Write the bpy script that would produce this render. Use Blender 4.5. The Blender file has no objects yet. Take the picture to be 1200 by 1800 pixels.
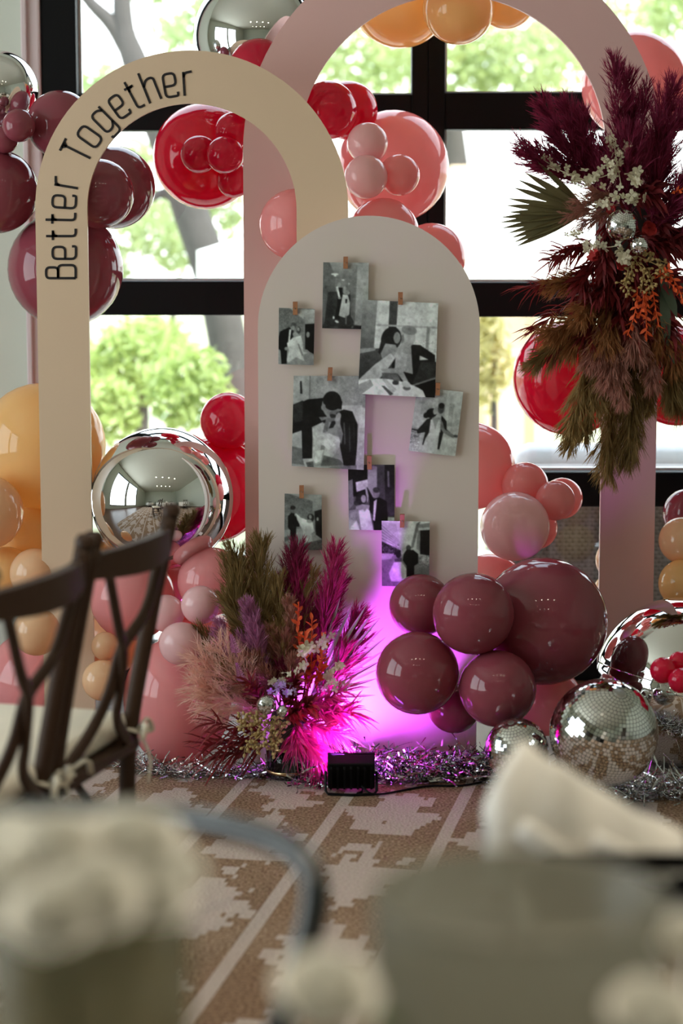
import bpy, math, random
import numpy as np
from mathutils import Vector, Matrix, Euler

SC = bpy.context.scene
COL = SC.collection
PI = math.pi

# ------------------------------------------------------------------ camera
F = 3700.0                       # focal length in pixels of the 1200 x 1800 frame
CAMH = 1.47
TH = math.atan(485 / F)          # pitch: horizon lies 485 px above the centre
cam_d = bpy.data.cameras.new('camera')
cam = bpy.data.objects.new('camera', cam_d); COL.objects.link(cam)
cam.location = (0, 0, CAMH)
cam.rotation_euler = (PI / 2 - TH, 0, 0)
cam_d.sensor_fit = 'AUTO'; cam_d.sensor_width = 36.0
cam_d.lens = F * 36.0 / 1800.0
cam_d.clip_start = 0.05; cam_d.clip_end = 200
cam_d.dof.use_dof = True
cam_d.dof.focus_distance = 5.88
cam_d.dof.aperture_fstop = 2.2
SC.camera = cam

# ------------------------------------------------------------------ world, sun, exposure
w = bpy.data.worlds.new('sky'); SC.world = w; w.use_nodes = True
nt = w.node_tree; nt.nodes.clear()
out = nt.nodes.new('ShaderNodeOutputWorld'); bg = nt.nodes.new('ShaderNodeBackground')
tc = nt.nodes.new('ShaderNodeTexCoord'); sep = nt.nodes.new('ShaderNodeSeparateXYZ')
rmp = nt.nodes.new('ShaderNodeValToRGB')
rmp.color_ramp.elements[0].position = 0.0; rmp.color_ramp.elements[0].color = (0.95, 1.0, 1.0, 1)
rmp.color_ramp.elements[1].position = 0.8; rmp.color_ramp.elements[1].color = (0.62, 0.78, 0.95, 1)
nt.links.new(tc.outputs['Generated'], sep.inputs[0]); nt.links.new(sep.outputs['Z'], rmp.inputs[0])
nt.links.new(rmp.outputs[0], bg.inputs['Color']); nt.links.new(bg.outputs[0], out.inputs['Surface'])
bg.inputs['Strength'].default_value = 3.2
sun_d = bpy.data.lights.new('sun', 'SUN'); sun_d.energy = 6.0; sun_d.angle = math.radians(1.5)
sun_d.color = (1.0, 0.95, 0.85)
sun = bpy.data.objects.new('sun', sun_d); COL.objects.link(sun)
sun.rotation_euler = Vector((-0.45, 0.42, -0.80)).to_track_quat('-Z', 'Y').to_euler()
UPW = 8.0                         # violet floor uplight, watts
SC.view_settings.view_transform = 'Standard'
SC.view_settings.look = 'None'
SC.view_settings.exposure = 0.80
SC.view_settings.gamma = 1.0
SC.view_settings.use_curve_mapping = False
SC.cycles.max_bounces = 10; SC.cycles.diffuse_bounces = 5; SC.cycles.glossy_bounces = 5
SC.cycles.transmission_bounces = 8; SC.cycles.transparent_max_bounces = 16
SC.cycles.caustics_reflective = False; SC.cycles.caustics_refractive = False
SC.cycles.sample_clamp_indirect = 6.0
SC.cycles.use_denoising = True

# ------------------------------------------------------------------ helpers
CT, ST = math.cos(TH), math.sin(TH)
def at(x, y, Y):
    """world point seen at pixel (x, y) of the photograph on the plane world-Y = Y"""
    u = (x - 600) / F; v = (900 - y) / F
    dy = CT + v * ST; dz = -ST + v * CT
    k = Y / dy
    return np.array([u * k, Y, CAMH + dz * k])
def mpp(Y, z=0.8):
    return (Y * CT + (CAMH - z) * ST) / F
def yfloor(y, z=0.0):
    """world Y at which a point of height z shows at picture row y"""
    return (CAMH - z) / math.tan(TH + math.atan((y - 900) / F))

MATS = {}
def nodes_of(name):
    m = bpy.data.materials.new(name); m.use_nodes = True
    n = m.node_tree; b = n.nodes['Principled BSDF']
    return m, n, b
def mat(name, col, rough=0.5, metal=0.0, var=0.06, scale=20.0, bump=0.0, spec=0.5, coat=0.0, trans=0.0, tcol=None, sheen=0.0):
    if name in MATS: return MATS[name]
    m, n, b = nodes_of(name)
    tcn = n.nodes.new('ShaderNodeTexCoord')
    nz = n.nodes.new('ShaderNodeTexNoise'); nz.inputs['Scale'].default_value = scale; nz.inputs['Detail'].default_value = 4
    n.links.new(tcn.outputs['Object'], nz.inputs['Vector'])
    mx = n.nodes.new('ShaderNodeMix'); mx.data_type = 'RGBA'
    mx.inputs['A'].default_value = (*[max(0, c * (1 - var)) for c in col], 1)
    mx.inputs['B'].default_value = (*[min(1, c * (1 + var)) for c in col], 1)
    n.links.new(nz.outputs[0], mx.inputs['Factor'])
    n.links.new(mx.outputs['Result'], b.inputs['Base Color'])
    b.inputs['Roughness'].default_value = rough; b.inputs['Metallic'].default_value = metal
    b.inputs['Specular IOR Level'].default_value = spec
    b.inputs['Coat Weight'].default_value = coat; b.inputs['Coat Roughness'].default_value = 0.03
    if sheen: b.inputs['Sheen Weight'].default_value = sheen
    if bump:
        bp = n.nodes.new('ShaderNodeBump'); bp.inputs['Strength'].default_value = bump; bp.inputs['Distance'].default_value = 0.01
        n.links.new(nz.outputs[0], bp.inputs['Height']); n.links.new(bp.outputs[0], b.inputs['Normal'])
    if trans:
        o = n.nodes['Material Output']; tl = n.nodes.new('ShaderNodeBsdfTranslucent')
        tl.inputs['Color'].default_value = (*(tcol or col), 1)
        ms = n.nodes.new('ShaderNodeMixShader'); ms.inputs[0].default_value = trans
        n.links.new(b.outputs[0], ms.inputs[1]); n.links.new(tl.outputs[0], ms.inputs[2]); n.links.new(ms.outputs[0], o.inputs[0])
    MATS[name] = m
    return m
def emis(name, col, st):
    m, n, b = nodes_of(name)
    b.inputs['Base Color'].default_value = (*col, 1)
    b.inputs['Emission Color'].default_value = (*col, 1); b.inputs['Emission Strength'].default_value = st
    return m
def pane_mat():
    m, n, b = nodes_of('window_glass'); n.nodes.remove(b)
    o = n.nodes['Material Output']
    t = n.nodes.new('ShaderNodeBsdfTransparent'); t.inputs[0].default_value = (0.97, 0.985, 0.98, 1)
    g = n.nodes.new('ShaderNodeBsdfGlossy'); g.inputs['Roughness'].default_value = 0.01
    ms = n.nodes.new('ShaderNodeMixShader'); ms.inputs[0].default_value = 0.05
    n.links.new(t.outputs[0], ms.inputs[1]); n.links.new(g.outputs[0], ms.inputs[2]); n.links.new(ms.outputs[0], o.inputs[0])
    return m
def glass_mat(name, col, rough=0.0):
    m, n, b = nodes_of(name)
    b.inputs['Base Color'].default_value = (*col, 1); b.inputs['Roughness'].default_value = rough
    b.inputs['Transmission Weight'].default_value = 1.0; b.inputs['IOR'].default_value = 1.45
    return m

def mesh_np(name, V, Fc):
    """V (n,3), Fc either (m,k) array or list of tuples"""
    me = bpy.data.meshes.new(name)
    if isinstance(Fc, np.ndarray):
        V = np.asarray(V, dtype=np.float32); m, k = Fc.shape
        me.vertices.add(len(V)); me.vertices.foreach_set('co', V.ravel())
        me.loops.add(m * k); me.loops.foreach_set('vertex_index', Fc.astype(np.int32).ravel())
        me.polygons.add(m); me.polygons.foreach_set('loop_start', np.arange(0, m * k, k, dtype=np.int32))
        me.update(calc_edges=True)
    else:
        me.from_pydata([tuple(map(float, v)) for v in V], [], [tuple(map(int, f)) for f in Fc])
    return me
def obj(name, V, Fc, m=None, parent=None, smooth=False, loc=None):
    """one mesh object; world coordinates in, stored relative to the parent Empty (or to loc)"""
    V = np.asarray(V, dtype=float)
    o0 = np.zeros(3)
    if parent is not None: o0 = np.array(parent.location)
    elif loc is not None: o0 = np.array(loc)
    me = mesh_np(name, V - o0, Fc)
    if m: me.materials.append(m)
    if smooth: me.polygons.foreach_set('use_smooth', [True] * len(me.polygons))
    o = bpy.data.objects.new(name, me); COL.objects.link(o)
    if parent is not None: o.parent = parent
    elif loc is not None: o.location = loc
    return o
def sub(name, V, Fc, m, part, root, smooth=False):
    """sub-part: child of a part whose own origin coincides with the root's"""
    V = np.asarray(V, dtype=float) - np.array(root.location)
    me = mesh_np(name, V, Fc); me.materials.append(m)
    if smooth: me.polygons.foreach_set('use_smooth', [True] * len(me.polygons))
    o = bpy.data.objects.new(name, me); COL.objects.link(o); o.parent = part
    return o
def tag(o, label, cat, group=None, kind=None):
    o['label'] = label; o['category'] = cat
    if group: o['group'] = group
    if kind: o['kind'] = kind
    return o
def thing(name, label, cat, loc=(0, 0, 0), group=None):
    o = bpy.data.objects.new(name, None); COL.objects.link(o); o.location = loc
    o.empty_display_size = 0.05
    return tag(o, label, cat, group)
def struct(o):
    o['kind'] = 'structure'; return o
def join(*vf):
    Vs, Fs, k = [], [], 0
    for V, Fc in vf:
        V = np.asarray(V, dtype=float); Vs.append(V)
        Fs += [tuple(int(i) + k for i in f) for f in Fc]; k += len(V)
    return np.vstack(Vs), Fs
def box(x0, x1, y0, y1, z0, z1):
    V = [(x, y, z) for z in (z0, z1) for y in (y0, y1) for x in (x0, x1)]
    return np.array(V, float), [(0, 2, 3, 1), (4, 5, 7, 6), (0, 1, 5, 4), (2, 6, 7, 3), (0, 4, 6, 2), (1, 3, 7, 5)]
def bevel_box(x0, x1, y0, y1, z0, z1, b):
    """box with chamfered edges, 24 vertices"""
    import bmesh
    bm = bmesh.new()
    V, Fc = box(x0, x1, y0, y1, z0, z1)
    vs = [bm.verts.new(v) for v in V]
    for f in Fc: bm.faces.new([vs[i] for i in f])
    bmesh.ops.bevel(bm, geom=list(bm.edges), offset=b, segments=2, affect='EDGES', profile=0.5)
    bm.verts.index_update()
    V = np.array([v.co[:] for v in bm.verts]); Fs = [tuple(v.index for v in f.verts) for f in bm.faces]
    bm.free(); return V, Fs
def tube(path, rad, seg=10, cap=True, flat=None):
    """sweep a circle (or an ellipse flat=(a,b) held level) along a path"""
    P = np.asarray(path, float); n = len(P)
    R = np.full(n, rad) if np.isscalar(rad) else np.asarray(rad, float)
    T = np.gradient(P, axis=0); T /= np.linalg.norm(T, axis=1)[:, None]
    up = np.array([0, 0, 1.0]) if abs(T[0][2]) < 0.9 else np.array([0, 1.0, 0])
    N = up - T[0] * (up @ T[0]); N /= np.linalg.norm(N)
    V = []
    for i in range(n):
        N = N - T[i] * (N @ T[i]); N /= np.linalg.norm(N); B = np.cross(T[i], N)
        for k in range(seg):
            a = 2 * PI * k / seg
            fa, fb = flat if flat else (1, 1)
            V.append(P[i] + R[i] * (fa * math.cos(a) * N + fb * math.sin(a) * B))
    Fs = [(i * seg + k, i * seg + (k + 1) % seg, (i + 1) * seg + (k + 1) % seg, (i + 1) * seg + k) for i in range(n - 1) for k in range(seg)]
    if cap:
        Fs.append(tuple(range(seg))[::-1]); Fs.append(tuple((n - 1) * seg + k for k in range(seg)))
    return np.array(V), Fs
def bez(pts, n=24):
    """Catmull-Rom through points"""
    P = np.asarray(pts, float); P = np.vstack([2 * P[0] - P[1], P, 2 * P[-1] - P[-2]])
    out = []
    m = len(P) - 3
    for i in range(m):
        for t in np.linspace(0, 1, max(2, n // m), endpoint=False):
            a, b, c, d = P[i:i + 4]
            out.append(0.5 * (2 * b + (c - a) * t + (2 * a - 5 * b + 4 * c - d) * t * t + (3 * b - a - 3 * c + d) * t ** 3))
    out.append(P[-2]); return np.array(out)
def lathe(prof, seg=32, c=(0, 0, 0), close=False):
    V, Fs = [], []
    n = len(prof)
    for r, z in prof:
        for k in range(seg):
            a = 2 * PI * k / seg; V.append((c[0] + r * math.cos(a), c[1] + r * math.sin(a), c[2] + z))
    for i in range(n - 1):
        for k in range(seg):
            Fs.append((i * seg + k, i * seg + (k + 1) % seg, (i + 1) * seg + (k + 1) % seg, (i + 1) * seg + k))
    if close:
        Fs.append(tuple(range(seg))[::-1]); Fs.append(tuple((n - 1) * seg + k for k in range(seg)))
    return np.array(V), Fs
def ribbons(P, W, rng, side=None):
    """P (N,K,3) paths, W (N,K) widths -> quad ribbons"""
    N, K, _ = P.shape
    T = np.gradient(P, axis=1); T /= np.linalg.norm(T, axis=2, keepdims=True) + 1e-9
    if side is None: side = rng.normal(size=(N, 1, 3))
    S = np.cross(T, np.broadcast_to(side, T.shape)); S /= np.linalg.norm(S, axis=2, keepdims=True) + 1e-9
    V = np.stack([P - S * W[..., None] / 2, P + S * W[..., None] / 2], axis=2).reshape(-1, 3)
    base = (np.arange(N)[:, None] * K + np.arange(K - 1)[None]) * 2
    Fq = np.stack([base, base + 1, base + 3, base + 2], axis=-1).reshape(-1, 4)
    return V, Fq
def nrm(v):
    v = np.asarray(v, float); return v / (np.linalg.norm(v) + 1e-12)
def cat(*vf):
    Vs, Fs, k = [], [], 0
    for V, Fq in vf: Vs.append(V); Fs.append(Fq + k); k += len(V)
    return np.vstack(Vs), np.vstack(Fs)

# ================================================================== setting
WY = 6.90                                    # inner face of the window wall
XL, XR, YB, ZC = -4.2, 4.2, -3.2, 3.6
M_wall = mat('wall_paint', (0.66, 0.70, 0.62), 0.7, scale=6, var=0.03)
M_ceil = mat('ceiling_paint', (0.70, 0.70, 0.62), 0.8, scale=6, var=0.02)
M_black = mat('black_frame', (0.004, 0.004, 0.0045), 0.6, scale=30, var=0.1, spec=.15)
M_pane = pane_mat()
M_trim = mat('trim_paint', (0.72, 0.60, 0.62), 0.5, scale=8, var=0.03)

# floor: dark reddish boards
mf, n, b = nodes_of('wood_floor')
tcn = n.nodes.new('ShaderNodeTexCoord'); mp = n.nodes.new('ShaderNodeMapping'); mp.inputs['Scale'].default_value = (6, 0.8, 1)
wv = n.nodes.new('ShaderNodeTexNoise'); wv.inputs['Scale'].default_value = 6; wv.inputs['Detail'].default_value = 6
cr = n.nodes.new('ShaderNodeValToRGB'); cr.color_ramp.elements[0].color = (0.07, 0.032, 0.018, 1); cr.color_ramp.elements[1].color = (0.17, 0.085, 0.05, 1)
n.links.new(tcn.outputs['Object'], mp.inputs[0]); n.links.new(mp.outputs[0], wv.inputs['Vector']); n.links.new(wv.outputs[0], cr.inputs[0])
n.links.new(cr.outputs[0], b.inputs['Base Color']); b.inputs['Roughness'].default_value = 0.4
struct(obj('floor', *box(XL - .2, XR + .2, YB - .2, WY + .2, -0.12, 0.0), mf))
struct(obj('ceiling', *box(XL - .2, XR + .2, YB - .2, WY + .2, ZC, ZC + .15), M_ceil))
struct(obj('wall_right', *box(XR, XR + .15, YB, WY + .15, 0, ZC), M_wall))
struct(obj('wall_rear', *box(XL, XR, YB - .15, YB, 0, ZC), M_wall))

def px2x(x, Y=WY): return at(x, 415, Y)[0]
def px2z(y, Y=WY): return at(600, y, Y)[2]
xa, xb, xc, xd = px2x(50), px2x(79), px2x(140), px2x(722)
xe = px2x(780); xf = px2x(1420)
ztop = 2.75
struct(obj('wall_back', *join(box(XL, xa, WY, WY + .15, 0, ZC), box(xa, xf + .12, WY, WY + .15, ztop + .12, ZC), box(xf + .12, XR, WY, WY + .15, 0, ZC)), M_wall))
struct(obj('trim_1', *join(bevel_box(xa, xb, WY - .03, WY + .1, 0, ztop + .12, .008), bevel_box(xa - .006, xa + .012, WY - .045, WY - .02, 0, ztop + .12, .004)), M_trim))

def window(name, x0, x1, bars, fw, zbot, muntins=()):
    """black framed window on the back wall: frame posts, rails, panes"""
    root = bpy.data.objects.new(name, None); COL.objects.link(root); root.location = ((x0 + x1) / 2, WY, 0); root['kind'] = 'structure'
    obj('frame_post', *bevel_box(x0 - fw[0], x0, WY - .02, WY + .10, 0, ztop + .12, .004), M_black, root)
    obj('frame_post', *bevel_box(x1, x1 + fw[1], WY - .02, WY + .10, 0, ztop + .12, .004), M_black, root)
    obj('frame_rail', *bevel_box(x0, x1, WY - .015, WY + .095, ztop, ztop + .12, .004), M_black, root)
    zs = [ztop]
    for (z1, z0) in bars:
        obj('frame_rail', *bevel_box(x0, x1, WY - .015, WY + .095, z0, z1, .004), M_black, root); zs += [z1, z0]
    zs.append(zbot)
    obj('frame_rail', *bevel_box(x0, x1, WY - .015, WY + .095, 0, zbot, .004), M_black, root)
    for i in range(0, len(zs), 2):
        p = obj('pane', *box(x0 + .004, x1 - .004, WY + .045, WY + .051, zs[i + 1] + .004, zs[i] - .004), M_pane, root)
        sub('glazing_bead', *join(box(x0, x0 + .009, WY + .05, WY + .075, zs[i + 1], zs[i]), box(x0, x1, WY + .05, WY + .075, zs[i + 1], zs[i + 1] + .008)),
            mat('white_bead', (0.75, 0.76, 0.76), 0.4), p, root)
    return root
zz = lambda a, b_: (px2z(a), px2z(b_))
window('window_1', xc, xd, [zz(166, 230), zz(494, 554), zz(985, 1045)], (xc - xb, (xe - xd) / 2), 0.12)
window('window_2', xe, xf, [zz(163, 228), zz(496, 557), zz(829, 890)], ((xe - xd) / 2, 0.12), 0.12)

# left side wall with the big windows whose light falls on the display
SW = [(1.0, 3.25), (3.40, 5.70)]
zb, zt = 0.25, 3.05
parts = [box(XL - .15, XL, YB, WY + .15, 0, zb), box(XL - .15, XL, YB, WY + .15, zt, ZC)]
ys = [YB] + [v for s in SW for v in s] + [WY + .15]
for i in range(0, len(ys), 2): parts.append(box(XL - .15, XL, ys[i], ys[i + 1], zb, zt))
struct(obj('wall_left', *join(*parts), M_wall))
for k, (y0, y1) in enumerate(SW):
    r = bpy.data.objects.new('window_%d' % (k + 3), None); COL.objects.link(r); r.location = (XL, (y0 + y1) / 2, zb); r['kind'] = 'structure'
    ym = (y0 + y1) / 2
    for (a, b_) in ((y0, y0 + .06), (y1 - .06, y1)):
        obj('frame_post', *box(XL - .1, XL + .01, a, b_, zb, zt), M_black, r)
    for (a, b_) in ((zb, zb + .06), (zt - .06, zt)):
        obj('frame_rail', *box(XL - .1, XL + .01, y0, y1, a, b_), M_black, r)
    for (a, b_) in ((y0 + .06, y1 - .06),):
        obj('pane', *box(XL - .05, XL - .045, a, b_, zb + .06, zt - .06), M_pane, r)
    # skylight portal: tells the renderer where the sky's light comes in
    pd = bpy.data.lights.new('sky_portal', 'AREA'); pd.shape = 'RECTANGLE'; pd.size = y1 - y0; pd.size_y = zt - zb; pd.cycles.is_portal = True
    po = bpy.data.objects.new('sky_portal', pd); COL.objects.link(po); po.location = (XL - .2, ym, (zb + zt) / 2)
    po.rotation_euler = Vector((1, 0, 0)).to_track_quat('-Z', 'Z').to_euler()
pd = bpy.data.lights.new('sky_portal', 'AREA'); pd.shape = 'RECTANGLE'; pd.size = xf - xc; pd.size_y = ztop; pd.cycles.is_portal = True
po = bpy.data.objects.new('sky_portal', pd); COL.objects.link(po); po.location = ((xc + xf) / 2, WY + .2, ztop / 2)
po.rotation_euler = Vector((0, -1, 0)).to_track_quat('-Z', 'Z').to_euler()

# ceiling downlights: two rows of four
M_lamp = emis('lamp_glow', (1.0, 0.9, 0.72), 28)
M_white = mat('white_enamel', (0.8, 0.8, 0.78), 0.4)
for r_, yy in enumerate((2.6, 0.2)):
    for k in range(4):
        xx = -0.9 + k * 0.75
        t = thing('ceiling_downlight', '%s recessed downlight from the window side, in the ceiling row %s' % (('first', 'second', 'third', 'fourth')[k], 'nearer the display' if r_ == 0 else 'nearer the rear wall'), 'ceiling light', (xx, yy, ZC), 'ceiling downlights')
        obj('trim_ring', *lathe([(.075, 0), (.075, -.008), (.058, -.012), (.055, -.004)], 20, (xx, yy, ZC)), M_white, t, True)
        obj('lens', *lathe([(.0005, -.005), (.055, -.005)], 20, (xx, yy, ZC)), M_lamp, t)
        ld = bpy.data.lights.new('downlight_beam', 'SPOT'); ld.energy = 26; ld.spot_size = 1.6; ld.spot_blend = .6; ld.color = (1, .85, .65); ld.shadow_soft_size = .05
        lo = bpy.data.objects.new('downlight_beam', ld); COL.objects.link(lo); lo.location = (xx, yy, ZC - .03); lo.parent = None

# rug: woven ikat bands running slightly across the room
RA = math.atan2(1310 - 600, F)               # direction of its stripes
def rug_material():
    m, n, b = nodes_of('woven_rug')
    L = n.links.new
    def math_(op, a, b_=None, c=None):
        q = n.nodes.new('ShaderNodeMath'); q.operation = op
        for i, v in enumerate((a, b_, c)):
            if v is None: continue
            if isinstance(v, (int, float)): q.inputs[i].default_value = v
            else: L(v, q.inputs[i])
        return q.outputs[0]
    g = n.nodes.new('ShaderNodeNewGeometry'); mp = n.nodes.new('ShaderNodeMapping'); mp.vector_type = 'POINT'
    mp.inputs['Rotation'].default_value = (0, 0, RA)
    L(g.outputs['Position'], mp.inputs['Vector'])
    s = n.nodes.new('ShaderNodeSeparateXYZ'); L(mp.outputs[0], s.inputs[0])
    PER = 0.300
    X0 = at(600, 1425, yfloor(1425)); u0 = X0[0] * math.cos(RA) - X0[1] * math.sin(RA)
    u = math_('SUBTRACT', s.outputs['X'], u0); v = s.outputs['Y']
    uq = math_('SNAP', u, 0.010); vq = math_('SNAP', v, 0.030)
    fr = math_('PINGPONG', uq, PER / 2)      # 0 on a stripe, PER/2 mid band
    band = math_('FLOOR', math_('DIVIDE', math_('ADD', u, 0.0), PER))
    # stepped lozenges along the middle of each band
    ph = math_('ADD', vq, math_('MULTIPLY', band, 0.23))
    tri = math_('PINGPONG', ph, 0.27)        # 0..0.27
    cmb = n.nodes.new('ShaderNodeCombineXYZ'); L(math_('MULTIPLY', uq, 1), cmb.inputs[0]); L(vq, cmb.inputs[1])
    wn = n.nodes.new('ShaderNodeTexNoise'); wn.inputs['Scale'].default_value = 9; wn.inputs['Detail'].default_value = 3; L(cmb.outputs[0], wn.inputs['Vector'])
    wid = math_('ADD', math_('MULTIPLY', tri, 0.42), math_('MULTIPLY', math_('SUBTRACT', wn.outputs[0], 0.5), 0.34))
    dist = math_('SUBTRACT', PER / 2, fr)
    loz = math_('LESS_THAN', dist, wid)
    fr2 = math_('PINGPONG', u, PER / 2)
    stripe = math_('LESS_THAN', fr2, 0.016)
    light = math_('MAXIMUM', loz, stripe)
    fine = n.nodes.new('ShaderNodeTexNoise'); fine.inputs['Scale'].default_value = 140; fine.inputs['Detail'].default_value = 3; L(g.outputs['Position'], fine.inputs['Vector'])
    big = n.nodes.new('ShaderNodeTexNoise'); big.inputs['Scale'].default_value = 2.2; L(g.outputs['Position'], big.inputs['Vector'])
    cr = n.nodes.new('ShaderNodeValToRGB'); e = cr.color_ramp.elements
    e[0].position = 0.38; e[0].color = (0.17, 0.10, 0.062, 1); e[1].position = 0.66; e[1].color = (0.48, 0.35, 0.245, 1)
    L(fine.outputs[0], cr.inputs[0])
    mb = n.nodes.new('ShaderNodeMix'); mb.data_type = 'RGBA'; mb.blend_type = 'MULTIPLY'; mb.inputs['Factor'].default_value = 0.5
    cr2 = n.nodes.new('ShaderNodeValToRGB'); cr2.color_ramp.elements[0].position = .35; cr2.color_ramp.elements[0].color = (0.62, .5, .42, 1); cr2.color_ramp.elements[1].position = .65
    L(big.outputs[0], cr2.inputs[0]); L(cr.outputs[0], mb.inputs['A']); L(cr2.outputs[0], mb.inputs['B'])
    cl = n.nodes.new('ShaderNodeValToRGB'); e = cl.color_ramp.elements
    e[0].position = 0.3; e[0].color = (0.43, 0.35, 0.31, 1); e[1].position = 0.7; e[1].color = (0.57, 0.48, 0.43, 1)
    L(fine.outputs[0], cl.inputs[0])
    mx = n.nodes.new('ShaderNodeMix'); mx.data_type = 'RGBA'; L(light, mx.inputs['Factor']); L(mb.outputs['Result'], mx.inputs['A']); L(cl.outputs[0], mx.inputs['B'])
    L(mx.outputs['Result'], b.inputs['Base Color']); b.inputs['Roughness'].default_value = 0.95; b.inputs['Specular IOR Level'].default_value = 0.1
    bp = n.nodes.new('ShaderNodeBump'); bp.inputs['Strength'].default_value = 0.8; bp.inputs['Distance'].default_value = 0.006
    L(math_('ADD', fine.outputs[0], math_('MULTIPLY', light, 0.3)), bp.inputs['Height']); L(bp.outputs[0], b.inputs['Normal'])
    return m
ca, sa = math.cos(-RA), math.sin(-RA)
rug = thing('rug', 'tan and cream woven rug with pale stripes and stepped blotches on the floor', 'rug', (0, 3, 0))
V, Fc = box(-2.6, 3.2, -3.4, 3.9, 0.0, 0.014)
V = V @ np.array([[ca, sa, 0], [-sa, ca, 0], [0, 0, 1]]) + np.array([0, 3, 0])
V[:, 1] = np.minimum(V[:, 1], 5.70)
V[:, 1] = np.maximum(V[:, 1], -0.6)
obj('pile', V, Fc, rug_material(), rug)

# ================================================================== arches and board
def arch_shape(cx, cy, ro, ri, ybase_z, Y, th, seg=48):
    """panel in the XZ plane: outline pts (outer going up, over, down; inner back). cx,cz,ro,ri in metres"""
    pts_o = [(cx - ro, ybase_z)] + [(cx - ro * math.cos(a), cy + ro * math.sin(a)) for a in np.linspace(0, PI, seg)] + [(cx + ro, ybase_z)]
    if ri:
        pts_i = [(cx - ri, ybase_z)] + [(cx - ri * math.cos(a), cy + ri * math.sin(a)) for a in np.linspace(0, PI, seg)] + [(cx + ri, ybase_z)]
        n = len(pts_o); V = []
        for yy in (Y, Y + th):
            V += [(x, yy, z) for x, z in pts_o] + [(x, yy, z) for x, z in pts_i]
        N = 2 * n; Fs = []
        for i in range(n - 1):
            Fs.append((i, i + 1, n + i + 1, n + i)); Fs.append((N + i, N + n + i, N + n + i + 1, N + i + 1))
            Fs.append((i, N + i, N + i + 1, i + 1)); Fs.append((n + i, n + i + 1, N + n + i + 1, N + n + i))
        for i in (0, n - 1):
            Fs.append((i, n + i, N + n + i, N + i))
        return np.array(V), Fs
    n = len(pts_o)
    V = [(x, yy, z) for yy in (Y, Y + th) for x, z in pts_o]
    Fs = [tuple(range(n)), tuple(range(2 * n - 1, n - 1, -1))] + [(i, n + i, n + (i + 1) % n, (i + 1) % n) for i in range(n)]
    return np.array(V), Fs
def px_arch(cx, cy, ro, ri, Y):
    c = at(cx, cy, Y); k = mpp(Y, c[2]); return c, k
BY = 5.79
YA, YP = 5.93, 6.20
M_beige = mat('cream_paint', (0.735, 0.545, 0.38), 0.45, scale=3, var=0.025)
M_pink = mat('blush_paint', (0.74, 0.465, 0.445), 0.45, scale=3, var=0.03)
M_board = mat('board_paint', (0.74, 0.645, 0.585), 0.45, scale=3, var=0.02)
def feet(root, xs, Y, m, d=.13):
    for x in xs: obj('foot', *bevel_box(x - .045, x + .045, Y - .005, Y + d, 0.0, .022, .004), m, root)
# beige lettered arch
c, k = px_arch(337, 369, 275, 184, YA); A_c, A_k = c, k
arch = thing('lettered_arch', 'cream painted open arch with black Better Together lettering up its curve', 'arch', (c[0], YA, 0))
obj('arch_panel', *arch_shape(c[0], c[2], 275 * k, 184 * k, 0.0, YA, 0.02), M_beige, arch)
feet(arch, (c[0] - 230 * k, c[0] + 230 * k), YA + .02, M_beige)
# pink arch
c2, k2 = px_arch(795, 267, 368, 270, YP); P_c, P_k = c2, k2
arch2 = thing('blush_arch', 'tall blush pink open arch behind the photo board', 'arch', (c2[0], YP, 0))
obj('arch_panel', *arch_shape(c2[0], c2[2], 368 * k2, 270 * k2, 0.0, YP, 0.02), M_pink, arch2)
feet(arch2, (c2[0] - 319 * k2, c2[0] + 319 * k2), YP + .02, M_pink)
# board
c3, k3 = px_arch(648, 576, 195, 0, BY)
board = thing('photo_board', 'solid round-topped pale board with pegged photographs, lit violet at its base', 'board', (c3[0], BY, 0))
obj('arch_panel', *arch_shape(c3[0], c3[2], 195 * k3, 0, 0.0, BY, 0.022), M_board, board)
feet(board, (c3[0] - .2, c3[0] + .2), BY + .022, M_board, .11)

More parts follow.
